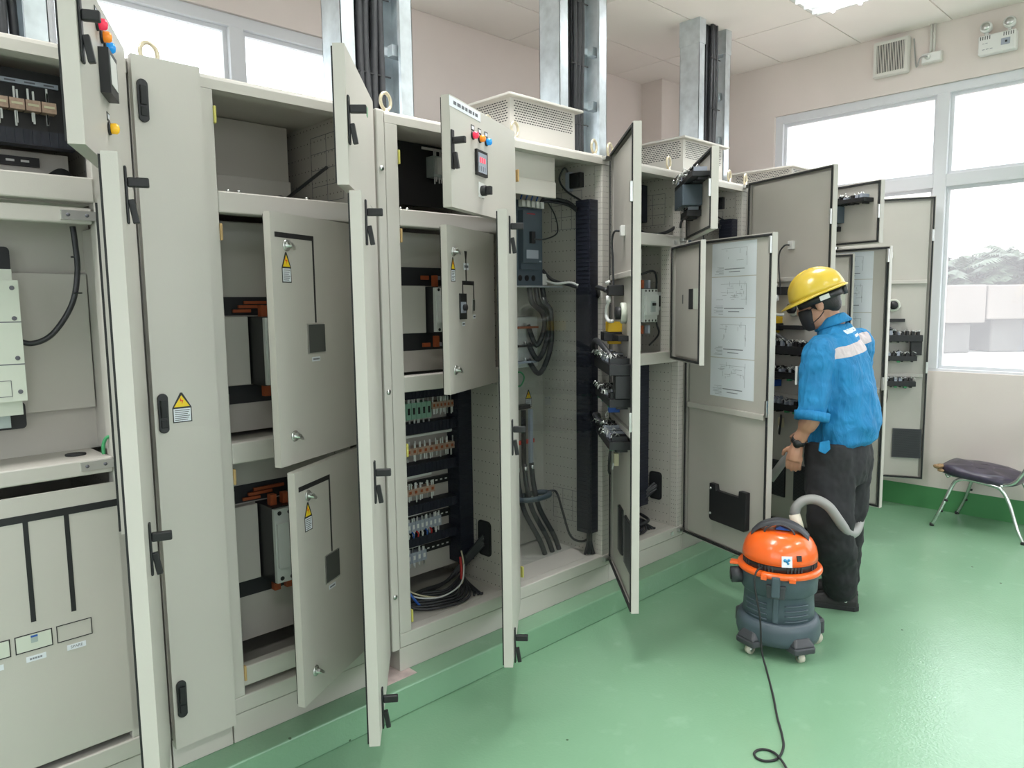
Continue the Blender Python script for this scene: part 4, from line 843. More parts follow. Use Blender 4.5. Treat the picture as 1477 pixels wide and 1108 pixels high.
# leftmost cabinet
rnd = random.Random(9)
B(.07, .59, .15, .155, 1.96, 2.16).build('component_board', 'black', c0); duct(c0, .07, .60, .10, .149, 1.955, 1.995)
B(.07, .605, .22, .225, 1.82, 1.957).build('mounting_plate', 'cab', c0)
for k in range(12):
    x = .12 + k * .037; m = MB(); m.m = 0; m.box(x, x + .034, .115, .149, 2.048, 2.076); m.m = 1; m.box(x + .004, x + .03, .1135, .115, 2.060, 2.066); m.build('relay', ['tan', 'wirey'], c0)
m = MB(); tips(m, .12, .56, 2.076, .13, 12, .04, rnd); tips(m, .12, .56, 2.046, .13, 12, .04, rnd, -1); m.build('wire_ends', 'wirew', c0, kind='stuff')
m = MB(); m.box(.38, .414, .11, .149, 2.01, 2.115); m.build('terminal_block', 'tgreen', c0)
m = MB(); m.m = 0; m.box(.44, .575, .140, .149, 2.120, 2.132); m.m = 1; [m.box(.45 + k * .045, .475 + k * .045, .1395, .14, 2.124, 2.128) for k in range(3)]; m.build('marker_strip', ['tgrey', 'ink'], c0)
m = MB(); m.m = 0; m.box(.30, .53, .205, .22, 1.915, 1.94); m.m = 1; [m.box(.31 + k * .035, .33 + k * .035, .204, .205, 1.925, 1.931) for k in range(6)]; m.build('din_rail', ['black', 'white'], c0)
MB().cyl((.575, .22, 1.885), (.575, .17, 1.885), .028, n=20).build('grommet', 'rubber', c0)
B(.07, .645, .22, .226, 1.62, 1.80).build('mounting_plate', 'cab2', c0); B(.07, .625, .20, .206, 1.225, 1.62).build('lining_plate', 'cab', c0, bevel=.002); B(.07, .645, .22, .226, 1.10, 1.225).build('mounting_plate', 'cab2', c0)
B(.628, .640, .05, .22, 1.105, 1.745).build('side_lining', 'cab', c0)
dark_cut(c0, .08, .437, 1.59, 1.69, .19); dark_cut(c0, .08, .444, 1.185, 1.26, .19)
m = MB(); m.m = 0; m.box(.09, .422, .10, .19, 1.235, 1.625); m.box(.09, .430, .075, .10, 1.275, 1.595); m.m = 1; m.box(.09, .4302, .0745, .075, 1.484, 1.487); m.box(.09, .4302, .0745, .075, 1.372, 1.375); m.box(.395, .3965, .0740, .0745, 1.288, 1.33); m.box(.30, .3965, .0740, .0745, 1.33, 1.3315); m.box(.30, .3965, .0740, .0745, 1.288, 1.2895)
for z in (1.575, 1.495, 1.39, 1.30): m.cyl((.415, .0735, z), (.415, .075, z), .006, n=10)
m.build('air_circuit_breaker', ['acb', 'ink'], c0, bevel=.003); B(.20, .395, .12, .19, 1.20, 1.236).build('breaker_foot', 'mccb_m', c0)
cab_cable(c0, [(.42, .14, 1.44), (.46, .13, 1.425), (.51, .12, 1.45), (.56, .11, 1.53), (.578, .10, 1.62), (.575, .09, 1.70), (.572, .09, 1.745)], .0075)
for z in (1.56, 1.66): MB().cyl((.575, .10, z), (.575, .10, z + .004), .011, n=10).build('cable_tie', 'black', c0)
cab_cable(c0, [(.592, .03, 1.11), (.592, .028, 1.135), (.60, .025, 1.155), (.615, .02, 1.16)], .005, 'gwire', 'earth_wire')
MB().cyl((.545, .13, 1.10), (.545, .13, 1.104), .027, n=20).build('grommet', 'rubber', c0)
for z in (1.766, 1.088):
    m = MB(); m.m = 0; m.box(.525, .606, -.006, 0.006, z - .012, z + .012); m.m = 1; m.cyl((.54, -.0075, z), (.54, -.006, z), .005, n=8); m.cyl((.585, -.0075, z), (.585, -.006, z), .005, n=8); m.build('bracket', ['steel', 'ink'], c0)
pn = B(.05, .636, .004, .010, .285, 1.032).build('lower_cover', 'cab', c0, bevel=.002)
B(.05, .628, .0028, .004, .962, .982).build('mimic_line', 'black', c0)
for x in (.285, .387, .482): B(x - .006, x + .006, .0028, .004, .69, .962).build('mimic_line', 'black', c0)
for k, x in enumerate((.245, .341, .437)):
    fr = MB(); a, b, p, q = x, x + .086, .612, .660; fr.m = 0; fr.box(a, b, .0026, .004, p, p + .002); fr.box(a, b, .0026, .004, q - .002, q); fr.box(a, a + .002, .0026, .004, p, q); fr.box(b - .002, b, .0026, .004, p, q)
    if k < 2: fr.m = 1; fr.box(a + .003, b - .003, .0022, .004, p + .003, q - .003); fr.m = 2; fr.box(a + .036, a + .052, .0018, .0022, p + .022, q - .006); fr.m = 3; fr.box(a + .036, a + .052, .0016, .0022, q - .011, q - .006)
    fr.build('feeder_window', ['black', 'acb', 'mccb_m', 'tblue'], c0)
    lb = MB(); lb.box(a + .022, a + .068, .0030, .004, .583, .598); L = lb.build('feeder_label', 'paper', c0)
    if k == 2:
        cu = bpy.data.curves.new('t', 'FONT'); cu.body = 'SPARE'; cu.size = .011; cu.align_x = 'CENTER'; cu.align_y = 'CENTER'; tmp = bpy.data.objects.new('t', cu); COL.objects.link(tmp)
        bpy.context.view_layer.update(); me = bpy.data.meshes.new_from_object(tmp.evaluated_get(bpy.context.evaluated_depsgraph_get())); bpy.data.objects.remove(tmp)
        me.materials.clear(); me.materials.append(M['ink']); t = bpy.data.objects.new('label_text', me); COL.objects.link(t); t.parent = L; t.location = Vector((a + .045, .0028, .5905)) - WP[L]; t.rotation_euler = (math.radians(90), 0, 0)
    else:
        m = MB(); [m.box(a + .030 + q * .006, a + .0345 + q * .006, .0026, .003, .588, .593) for q in range(5)]; m.build('label_print', 'grey_print', L)
# ------------------------------------------------------------------ cable ladders and risers
def ladder(x0, x1, zb, label, cables, lab2, seed, bracket=False):
    grp = 'cables on ' + ('', 'the left ladder', 'the middle ladder', 'the ladder by the pillar', 'the far left ladder')[seed]
    rnd = random.Random(seed); y = .60; d = .075; r = empty('cable_ladder', ((x0 + x1) / 2, y, zb), label, 'cable ladder', 'galvanised cable ladders')
    for (a, s) in ((x0, 1), (x1, -1)):
        m = MB(); t = .003; f = .065
        m.box(min(a, a + s * t), max(a, a + s * t), y - d, y + d, zb, ZC - .001); m.box(min(a, a + s * f), max(a, a + s * f), y - d, y - d + t, zb, ZC - .001); m.box(min(a, a + s * f), max(a, a + s * f), y + d - t, y + d, zb, ZC - .001); m.box(min(a + s * (f - .003), a + s * f), max(a + s * (f - .003), a + s * f), y - d + t, y - d + .018, zb, ZC - .001)
        m.build('side_rail', 'galv', r)
        if bracket: B(min(a - s * .004, a + s * .07), max(a - s * .004, a + s * .07), y - d - .004, y + d + .004, ZC - .16, ZC - .001).build('hanger_bracket', 'galv', r)
    for z in [zb + .12 + k * .3 for k in range(int((ZC - zb) / .3))]:
        m = MB(); m.box(x0 + .003, x1 - .003, y - .005, y + .02, z, z + .035); m.build('rung', 'galv', r)
        B(x1 - .085, x1 - .045, y - .04, y - .005, z - .006, z + .041).build('rung_clip', 'galv', r)
    n = len(cables)
    for k, (cx, yy, rr) in enumerate(cables):
        j = [rnd.uniform(-.008, .008) for _ in range(4)]
        m = MB().tube(spl([(cx + j[0] * 2, yy, zb + .003), (cx + j[1], yy + .01, zb + (ZC - zb) * .33), (cx + j[2], yy + .006, zb + (ZC - zb) * .66), (cx + j[3], yy + .01, ZC - .002)], 6), rr, 10)
        m.build('power_cable', 'cable', label=lab2, cat='cable', group=grp)
    for z in (zb + .30, zb + .62, zb + .95):
        xs = [c[0] for c in cables]; m = MB(); m.box(min(xs) - .022, max(xs) + .022, y - .075, y - .069, z, z + .005); m.build('cable_tie', 'black', r)
LZ = ZT + .001
def cset(x0, x1, n, r, y=.565): 
    st = (x1 - x0 - 2 * r) / (n - 1); return [(x0 + r + k * st, y - .034 * (k % 2) , r) for k in range(n)]
ladder(1.72, 2.085, LZ, 'galvanised cable ladder with thick cable bundle behind the open left doors', cset(1.785, 1.96, 9, .0165), 'thick black power cable of the leftmost full bundle', 1)
ladder(3.07, 3.47, LZ, 'galvanised cable ladder rising behind the first vent hood', cset(3.175, 3.30, 7, .0145), 'black power cable on the middle ladder behind the first vent hood', 2)
ladder(4.45, 4.85, LZ, 'galvanised cable ladder bolted to the ceiling near the corner pillar', cset(4.60, 4.71, 7, .0125), 'black power cable on the ladder near the corner pillar', 3, True)
ladder(.40, .655, LZ, 'galvanised cable ladder at the top left edge', cset(.47, .575, 5, .014), 'black power cable on the ladder at the top left edge', 4)
# ------------------------------------------------------------------ vacuum cleaner
def vacuum():
    base = pxz(1121, 930, 0); r = empty('vacuum_cleaner', base, 'orange and slate wet-dry vacuum cleaner on casters with grey hose', 'vacuum')
    tocam = Vector((CAM.x - base.x, CAM.y - base.y, 0)).normalized(); az = math.atan2(tocam.y, tocam.x) + math.radians(90) + math.radians(-4)
    T = Matrix.Translation(base) @ Matrix.Rotation(az, 4, 'Z')          # local -y points to the viewer
    def bl(m, nm, mt, par=r, bevel=0, **k):
        m.v = [tuple(T @ Vector(p)) for p in m.v]; return m.build(nm, mt, par, bevel=bevel, **k)
    m = MB(); m.lathe([(.14, .055), (.170, .062), (.176, .085), (.174, .125), (.166, .150), (.150, .158)], n=40, sx=1, sy=1); bl(m, 'base_skirt', 'vacgrey')
    m = MB(); m.lathe([(.140, .150), (.149, .155), (.147, .205), (.144, .262), (.150, .270), (.157, .276), (.160, .345), (.158, .362)], n=40); tank = bl(m, 'tank', 'vacgrey')
    for z in (.17, .192, .214, .236):
        for sd in (-1, 1):
            m = MB(); P = [(.149 * math.sin(sd * a) * 1.008, -.149 * math.cos(a) * 1.008, z) for a in [math.radians(q) for q in range(14, 62, 6)]]; m.tube(P, .0032, 6); bl(m, 'tank_rib', 'vacgrey', tank)
    m = MB(); m.box(-.012, .012, -.156, -.13, .16, .275); bl(m, 'tank_spine', 'vacgrey', tank, bevel=.005)
    m = MB(); m.prism([(-.035, -.168, .272), (.035, -.168, .272), (.040, -.168, .330), (-.040, -.168, .330)], (0, .02, 0)); bl(m, 'latch_recess', 'vacdark', tank, bevel=.004)
    m = MB(); m.box(-.017, .017, -.186, -.160, .282, .372); bl(m, 'latch', 'vacgrey', r, bevel=.006)
    m = MB(); m.lathe([(.156, .356), (.172, .356), (.176, .362), (.176, .372), (.171, .378), (.155, .380)], n=44)
    m.s = False; m.box(-.060, -.036, -.184, -.160, .354, .372); m.box(.052, .078, -.176, -.150, .352, .370); m.box(-.202, -.160, -.055, -.015, .362, .374)
    bl(m, 'rim', 'vacorange', bevel=.002)
    m = MB(); m.lathe([(.150, .378), (.151, .410), (.140, .412)], n=44); v = bl(m, 'vent_band', 'black')
    m = MB()
    for k in range(64):
        a = 2 * math.pi * k / 64
        if 0.3 < (a / (2 * math.pi) * 8) % 1: m.box(-.0022, .0022, -.1545, -.149, .383, .405, Matrix.Rotation(a, 4, 'Z'))
    bl(m, 'vent_fins', 'vacdark', v, kind='stuff')
    m = MB(); m.lathe([(.150, .408), (.156, .410), (.155, .432), (.148, .462), (.134, .489), (.112, .510), (.085, .522), (.045, .528), (.001, .529)], n=48); dome = bl(m, 'lid', 'vacorange')
    # handle arch across the top
    P = spl([(-.118, -.01, .505), (-.075, -.012, .545), (0, -.012, .566), (.075, -.012, .545), (.118, -.01, .505)], 6); rs = []
    for i, p in enumerate(P):
        w = .030 + .006 * math.cos(math.pi * (i / (len(P) - 1) - .5)); h = .009; rs.append([p + Vector((0, -w, -h)), p + Vector((0, -w * .8, h)), p + Vector((0, w * .8, h)), p + Vector((0, w, -h))])
    m = MB(); m.s = True; m.rings(rs); bl(m, 'handle', 'vacdark', r, bevel=.003)
    m = MB(); P = [(.062 * math.cos(a), -.052, .516 + .045 * math.sin(a)) for a in [math.pi * k / 12 for k in range(13)]]; m.tube(P, .004, 8); bl(m, 'handle_rim', 'vacdark', dome)
    m = MB(); m.prism([(-.02, -.035, .533), (.045, -.035, .533), (.0, -.035, .549)], (0, .05, 0)); bl(m, 'lid_mark', 'tblue', dome)
    def on_lid(a, z, w, h, mt, nm, out=.004, m=None):
        pr = [(.156, .410), (.155, .432), (.148, .462), (.134, .489)]; rr = .152
        for (ra, za), (rb, zb) in zip(pr, pr[1:]):
            if za <= z <= zb: rr = ra + (rb - ra) * (z - za) / (zb - za)
        R = Matrix.Rotation(a, 4, 'Z') @ Matrix.Translation((0, -rr, z)) @ Euler((math.radians(-12), 0, 0)).to_matrix().to_4x4()
        k = MB(); k.box(-w / 2, w / 2, -out, .012, -h / 2, h / 2, R); return bl(k, nm, mt, dome, bevel=.001), R, rr
    on_lid(math.radians(34), .446, .020, .024, 'black', 'power_switch', .006)
    o, R, rr = on_lid(math.radians(15), .433, .042, .046, 'paper', 'round_sticker', .0015)
    k = MB(); k.m = 0
    for (a, b, c) in ((-.008, .006, .007), (.007, .008, .006), (0, .002, .006), (.004, -.006, .005)): k.cyl(R @ Vector((a, -.002, b)), R @ Vector((a, -.0028, b)), c, n=10)
    bl(k, 'sticker_emblem', 'blue_ink', dome)
    # bumper feet, casters, rear wheels
    for sx in (-1, 1):
        R = Matrix.Rotation(sx * math.radians(38), 4, 'Z') @ Matrix.Translation((0, -.165, 0))
        m = MB(); m.prism([(-.050, -.035, .045), (.050, -.035, .045), (.056, .035, .045), (-.056, .035, .045)], (0, 0, .030), R)
        rs = [[R @ Vector(p) for p in ((-.050, -.035, .075), (.050, -.035, .075), (.056, .035, .075), (-.056, .035, .075))], [R @ Vector(p) for p in ((-.032, -.012, .106), (.032, -.012, .106), (.038, .035, .116), (-.038, .035, .116))]]; m.rings(rs)
        f = bl(m, 'bumper_foot', 'vacdark', r, bevel=.008)
        nrm = Matrix.Translation((0, .012, .1105)) @ Euler((math.radians(12), 0, 0)).to_matrix().to_4x4()
        m = MB(); m.tube([R @ nrm @ Vector((.016 * math.cos(2 * math.pi * k / 20), .012 * math.sin(2 * math.pi * k / 20), 0)) for k in range(20)], .0025, 6, closed=True); bl(m, 'foot_ring', 'black', f)
        m = MB(); m.m = 0; m.cyl(R @ Vector((-.010, 0, .021)), R @ Vector((.010, 0, .021)), .021, n=18); m.m = 1; m.cyl(R @ Vector((-.0115, 0, .021)), R @ Vector((.0115, 0, .021)), .009, n=10); m.cyl(R @ Vector((0, .0, .03)), R @ Vector((0, 0, .05)), .007, n=8); bl(m, 'caster', ['cream', 'steel'], r)
        R2 = Matrix.Rotation(sx * math.radians(118), 4, 'Z') @ Matrix.Translation((0, -.175, 0))
        m = MB(); m.box(-.035, .035, -.025, .03, .055, .125, R2); bl(m, 'bumper_foot', 'vacdark', r, bevel=.012)
        m = MB(); m.cyl(R2 @ Vector((-.010, 0, .028)), R2 @ Vector((.010, 0, .028)), .028, n=18); bl(m, 'caster', 'cream', r)
    m = MB(); m.m = 0; m.cyl((-.150, -.035, .315), (-.196, -.050, .312), .036, .034, n=20); m.m = 1; m.cyl((-.196, -.050, .312), (-.199, -.051, .312), .022, n=16); bl(m, 'inlet_port', ['vacdark', 'black'], r)
    # hose: cuff on the lid's far side, arc over, round the worker's leg and up to the wand
    D = (base - CAM).dot(fw)
    cf0, cf1 = px(1151, 763, D + .11), px(1146, 742, D + .12)
    MB().cyl(cf0, cf1, .028, .025, n=18).build('hose_cuff', 'cream', r)
    path = spl([cf1, px(1149, 731, D + .115), px(1160, 722, D + .11), px(1177, 721, D + .10), px(1195, 731, D + .10), px(1210, 751, D + .12), px(1221, 766, D + .16), px(1231, 769, D + .24), px(1239, 755, D + .36), px(1243, 722, D + .50), px(1245, 690, D + .64), px(1240, 655, D + .82), px(1215, 640, D + .96), px(1185, 629, D + .93), px(1163, 621, D + .82)], 14)
    pts = []; rad = []
    for i in range(len(path) - 1):
        for q in (0, .5): pts.append(path[i].lerp(path[i + 1], q)); rad.append(.0190 if len(pts) % 2 else .0232)
    MB().tube(pts, rad, 12).build('hose', 'hose', r, label='ribbed grey suction hose')
    wd = MB(); a, b = px(1163, 621, D + .82), px(1111, 692, D + .80); wd.tube([a, a.lerp(b, .45), a.lerp(b, .5), b], [.019, .018, .022, .022], 14); wd.build('suction_wand', 'hose', r, label='short grey suction wand held by the worker')
    # mains lead hanging down the front and trailing over the floor
    lead = [T @ Vector((-.062, -.150, .395)), T @ Vector((-.078, -.190, .385)), T @ Vector((-.080, -.205, .33)), T @ Vector((-.055, -.215, .20)), T @ Vector((-.045, -.225, .07))]
    fl = [(1106, 968), (1115, 1003), (1121, 1034), (1128, 1060), (1130, 1078), (1122, 1094), (1106, 1098), (1092, 1094), (1088, 1086), (1098, 1081), (1113, 1084), (1125, 1094), (1136, 1112), (1142, 1135)]
    MB().tube(spl(lead + [pxz(u, v, .0045 if i != 11 else .0125) for i, (u, v) in enumerate(fl)], 8), .0042, 8).build('mains_lead', 'rubber', r)
M['blue_ink'] = mat('sticker_blue', (0.03, 0.25, 0.50), 0.5)
vacuum()
# ------------------------------------------------------------------ chair by the wall
def chair():
    f1, f2, f3 = pxz(1342, 759, 0), pxz(1384, 743, 0), pxz(1474, 787, 0)
    ay = (f3 - f1); ay.z = 0; L = ay.length; ay.normalize(); ax = Vector((-ay.y, ay.x, 0))
    if ax.x < 0: ax = -ax
    wd = .42; o = f1 + ax * .02
    c = o + ay * .26 + ax * wd / 2; r = empty('chair', (c.x, c.y, 0), 'stacking chair with torn dark vinyl seat and steel tube legs by the wall', 'chair')
    def P(u, v, z): p = o + ay * u + ax * v; return Vector((p.x, p.y, z * .86))
    # side frames: one bent tube for front leg, seat rail and back leg, another sweeping up to the backrest
    for v in (0, wd):
        vi = .03 if v == 0 else wd - .03
        MB().tube(spl([P(0, v, .008), P(.045, v * .98 + vi * .02, .13), P(.10, vi, .33), P(.135, vi, .385), P(.20, vi, .40), P(.33, vi, .385), P(.385, vi, .36), P(.43, vi, .27), P(.49, v, .10), P(.525, v, .008)], 8), .0115, 10).build('leg_frame', 'chrome', r)
        for u in (0, .525): MB().cyl(P(u, v, 0), P(u, v, .022), .014, n=12).build('foot_cap', 'rubber', r)
        for t in (.13, .22): MB().cyl(P(.045 + (t - .13) * .3 - .002, v * .9 + vi * .1, t), P(.062 + (t - .13) * .3, v * .9 + vi * .1, t), .008, n=8).build('stack_stop', 'rubber', r)
        MB().tube(spl([P(.05, vi + (.02 if v == 0 else -.02), .412), P(.20, vi + (.02 if v == 0 else -.02), .408), P(.36, vi + (.02 if v == 0 else -.02), .398), P(.44, vi, .42), P(.49, vi, .50), P(.53, vi, .62), P(.56, vi, .80)], 8), .0105, 10).build('back_upright', 'chrome', r)
    MB().cyl(P(.07, .03, .40), P(.07, wd - .03, .40), .009, n=10).build('cross_tube', 'chrome', r); MB().cyl(P(.38, .03, .388), P(.38, wd - .03, .388), .009, n=10).build('cross_tube', 'chrome', r)
    rs = []
    for k, (s, z) in enumerate(((.90, .415), (.985, .425), (1.0, .445), (.985, .468), (.93, .482), (.70, .490), (.3, .494))):
        ring = []
        for q in range(32):
            a = 2 * math.pi * q / 32; e = .55; cu, sv = math.cos(a), math.sin(a)
            uu = .225 * s * math.copysign(abs(cu) ** e, cu); vv = .20 * s * math.copysign(abs(sv) ** e, sv)
            ring.append(P(.215 + uu, wd / 2 + vv, z - .04 * ((.215 + uu) / .43) + .006 * math.sin(5 * a) * (k > 3)))
        rs.append(ring)
    m = MB(); m.s = True; m.rings(rs); m.build('seat', 'vinyl', r, label='split dark vinyl seat pad')
    m = MB(); rn = random.Random(3)
    for k in range(14): p = P(rn.uniform(-.012, .035), rn.uniform(.015, .10), rn.uniform(.435, .475)); m.ell(p, rn.uniform(.012, .022), rn.uniform(.012, .022), rn.uniform(.008, .014), 8)
    m.build('exposed_foam', 'foam', r, kind='stuff', label='brown foam bursting from the seat corner')
    m = MB(); m.s = True; rs = []
    for z, s in ((.58, .85), (.60, .97), (.68, 1), (.80, 1), (.86, .95), (.875, .8)):
        rs.append([P(.535 + .06 * (z - .58) / .3 + a * .02, wd / 2 + b * .2 * s, z) for a, b in ((-1, -.9), (-1.3, -.5), (-1.3, .5), (-1, .9), (0, 1), (.8, .9), (1, .5), (1, -.5), (.8, -.9), (0, -1))])
    m.rings(rs); m.build('backrest', 'vinyl', r)
chair()
# ------------------------------------------------------------------ the worker
def shirt_mat():
    m = bpy.data.materials.new('blue_work_shirt'); N, L, b = nodes(m); b.inputs['Roughness'].default_value = .75
    g = N.new('ShaderNodeNewGeometry'); s = N.new('ShaderNodeSeparateXYZ'); L.new(g.outputs['Position'], s.inputs[0])
    def val(op, a, bb):
        k = N.new('ShaderNodeMath'); k.operation = op
        for i, q in enumerate((a, bb)):
            if isinstance(q, (int, float)): k.inputs[i].default_value = q
            elif q is not None: L.new(q, k.inputs[i])
        return k.outputs[0]
    nz = N.new('ShaderNodeTexNoise'); nz.inputs['Scale'].default_value = 9; nz.inputs['Detail'].default_value = 4; L.new(g.outputs['Position'], nz.inputs['Vector'])
    cr = N.new('ShaderNodeValToRGB'); cr.color_ramp.elements[0].position = .3; cr.color_ramp.elements[1].position = .7
    cr.color_ramp.elements[0].color = (.005, .155, .36, 1); cr.color_ramp.elements[1].color = (.008, .215, .47, 1); L.new(nz.outputs['Fac'], cr.inputs['Fac'])
    # coordinates about the body: how far behind, how far to his left
    px_ = val('SUBTRACT', s.outputs['X'], PC.x); py_ = val('SUBTRACT', s.outputs['Y'], PC.y)
    back = val('MULTIPLY', val('ADD', val('MULTIPLY', px_, FD.x), val('MULTIPLY', py_, FD.y)), -1.0)
    left = val('ADD', val('MULTIPLY', px_, LD.x), val('MULTIPLY', py_, LD.y))
    def band(v, a, c): return val('MULTIPLY', val('GREATER_THAN', v, a), val('LESS_THAN', v, c))
    z = s.outputs['Z']; zz = val('ADD', z, val('MULTIPLY', left, .17))
    onback = val('MULTIPLY', val('GREATER_THAN', back, -.01), band(left, -.21, .185))
    tape = val('MULTIPLY', band(zz, STZ, STZ + .048), onback)
    m1 = N.new('ShaderNodeMix'); m1.data_type = 'RGBA'; L.new(tape, m1.inputs[0]); L.new(cr.outputs['Color'], m1.inputs[6]); m1.inputs[7].default_value = (.52, .46, .47, 1)
    sn = N.new('ShaderNodeTexNoise'); sn.inputs['Scale'].default_value = 75; L.new(g.outputs['Position'], sn.inputs['Vector'])
    lt = val('MULTIPLY', val('MULTIPLY', val('ADD', val('MULTIPLY', band(zz, STZ + .088, STZ + .106), band(left, -.13, .05)), val('MULTIPLY', band(zz, STZ + .064, STZ + .076), band(left, -.09, .0))), val('GREATER_THAN', back, .02)), val('GREATER_THAN', sn.outputs['Fac'], .40))
    m2 = N.new('ShaderNodeMix'); m2.data_type = 'RGBA'; L.new(lt, m2.inputs[0]); L.new(m1.outputs[2], m2.inputs[6]); m2.inputs[7].default_value = (.60, .68, .76, 1)
    L.new(m2.outputs[2], b.inputs['Base Color'])
    n2 = N.new('ShaderNodeTexNoise'); n2.inputs['Scale'].default_value = 13; n2.inputs['Detail'].default_value = 3; n2.inputs['Distortion'].default_value = 1.2
    mp = N.new('ShaderNodeMapping'); mp.inputs['Scale'].default_value = (1.5, 1.5, .45); L.new(g.outputs['Position'], mp.inputs['Vector']); L.new(mp.outputs[0], n2.inputs['Vector'])
    bp = N.new('ShaderNodeBump'); bp.inputs['Strength'].default_value = .8; bp.inputs['Distance'].default_value = .02; L.new(n2.outputs['Fac'], bp.inputs['Height']); L.new(bp.outputs['Normal'], b.inputs['Normal'])
    return m
PD = 3.58                                                   # the worker's distance along the view
PC = px(1208, 600, PD); FD = Vector((-.20, .98, 0)).normalized(); LD = Vector((-FD.y, FD.x, 0))
STZ = 1.272
UP = Vector((0, 0, 1))
def voxel(o, size, smooth=6, disp=None, scale=.16):
    r = o.modifiers.new('remesh', 'REMESH'); r.mode = 'VOXEL'; r.voxel_size = size; r.use_smooth_shade = True
    s = o.modifiers.new('smooth', 'SMOOTH'); s.iterations = smooth; s.factor = .5
    if disp:
        t = bpy.data.textures.new('cloth_folds', 'CLOUDS'); t.noise_scale = scale; t.noise_depth = 3
        d = o.modifiers.new('folds', 'DISPLACE'); d.texture = t; d.strength = disp; d.mid_level = .5; d.texture_coords = 'LOCAL'
def ering(c, a, b, f=None, l=None, n=20, e=1.0):
    f = f or FD; l = l or LD; out = []
    for q in range(n):
        t = 2 * math.pi * q / n; cu, sv = math.cos(t), math.sin(t)
        out.append(c + l * (a * math.copysign(abs(cu) ** e, cu)) + f * (b * math.copysign(abs(sv) ** e, sv)))
    return out
def person():
    sole = pxz(1200, 882, 0)
    r = empty('person', (sole.x, sole.y, 0), 'worker in yellow helmet, black mask and blue shirt holding a suction wand at the cabinets', 'person')
    q = lambda u, v, dz=0: px(u, v, PD + dz)
    head = q(1181, 437, -.01)
    shL, shR = q(1182, 508, -.15), q(1240, 496, .15); elL, wrL = q(1171, 600, -.17), q(1150, 640, -.09); elR, wrR = q(1222, 595, .25), q(1172, 622, .24)
    hipL, hipR = q(1196, 655, -.075), q(1224, 650, .085); knL, knR = q(1199, 762, -.09), q(1216, 748, .09)
    anL = pxz(1213, 876, 0) + Vector((0, 0, .085)); anR = pxz(1213, 858, 0) + Vector((0, 0, .085))
    # one continuous body
    m = MB(); m.s = True
    hd = (FD * .80 - UP * .42).normalized(); hd = (hd + (-rt) * .55).normalized(); hl = UP.cross(hd).normalized(); hu = hd.cross(hl).normalized()
    HM = Matrix(((hl.x, hd.x, hu.x, head.x), (hl.y, hd.y, hu.y, head.y), (hl.z, hd.z, hu.z, head.z), (0, 0, 0, 1)))      # local x left, y face, z crown
    m.ell((0, -.008, .025), .076, .093, .092, 18, HM); m.ell((0, .030, -.055), .058, .060, .070, 16, HM); m.ell((0, .055, -.085), .034, .032, .030, 12, HM)
    m.ell((0, .094, -.018), .013, .018, .024, 10, HM)                                                                           # nose
    m.ell((.030, .080, .012), .016, .010, .012, 8, HM); m.ell((-.030, .080, .012), .016, .010, .012, 8, HM)                     # brows
    for s in (-1, 1): m.ell((s * .077, .002, -.012), .010, .019, .031, 10, HM)                                                  # ears
    nb = q(1203, 473, .0); m.tube([HM @ Vector((0, -.025, -.03)), head.lerp(nb, .6) + Vector((0, 0, 0)), nb], [.056, .055, .062], 14)
    ch, pv = q(1212, 545), q(1210, 640)
    m.rings([ering(nb, .07, .06), ering(q(1210, 495), .165, .085), ering(ch, .165, .10), ering(q(1212, 600), .14, .09), ering(pv, .135, .09), ering(q(1210, 662), .09, .08)])
    for sh, el, wr in ((shL, elL, wrL), (shR, elR, wrR)): m.tube(spl([sh, sh.lerp(el, .5), el, el.lerp(wr, .35), wr], 4), [.052] * 5 + [.047] * 4 + [.043] * 4 + [.031] * 3 + [.027], 12)
    for hp, kn, an in ((hipL, knL, anL), (hipR, knR, anR)): m.tube([hp, kn, kn.lerp(an, .35), an], [.075, .052, .050, .036], 12)
    def hand(wr, palm_dir, spread, curl, grip):
        d = palm_dir.normalized(); s = (spread - d * spread.dot(d)).normalized(); nrm = d.cross(s) * grip
        pc = wr + d * .045; m.tube([wr - d * .01, wr + d * .02, pc, wr + d * .085], [.026, .030, .034, .030], 10)
        for k, (off, ln) in enumerate(((-.030, .068), (-.010, .078), (.010, .073), (.029, .058))):
            p0 = wr + d * .080 + s * off; a = curl
            p1 = p0 + (d * math.cos(a * .5) + nrm * math.sin(a * .5)) * ln * .45; p2 = p1 + (d * math.cos(a * 1.3) + nrm * math.sin(a * 1.3)) * ln * .32; p3 = p2 + (d * math.cos(a * 2) + nrm * math.sin(a * 2)) * ln * .25
            m.tube([p0 - d * .02, p0, p1, p2, p3], [.009, .0095, .0088, .0082, .0065], 8)
        t0 = wr + d * .028 - s * .030; t1 = t0 + (d * .6 - s * .7 + nrm * .35).normalized() * .036; t2 = t1 + (d * .9 - s * .15 + nrm * .4).normalized() * .030
        m.tube([t0, t1, t2], [.013, .0105, .008], 8)
    hdL = q(1143, 676, -.07) - wrL
    hand(wrL, hdL, -FD, .50, -1); hand(wrR, q(1150, 633, .26) - wrR, UP, .9, -1)
    body = m.build('body', 'skin', r); voxel(body, .0052, 3)
    # shirt with rolled sleeves
    TF = FD - UP * .13
    m = MB(); m.s = True
    m.rings([ering(q(1203, 466, .0), .068, .066), ering(q(1207, 482), .125, .085), ering(q(1210, 500), .200, .112), ering(q(1214, 530), .214, .135), ering(q(1217, 565), .210, .146), ering(q(1219, 595), .206, .152, TF), ering(q(1218, 615), .214, .160, TF), ering(q(1215, 635), .200, .150, TF), ering(q(1214, 642), .172, .13, TF)])
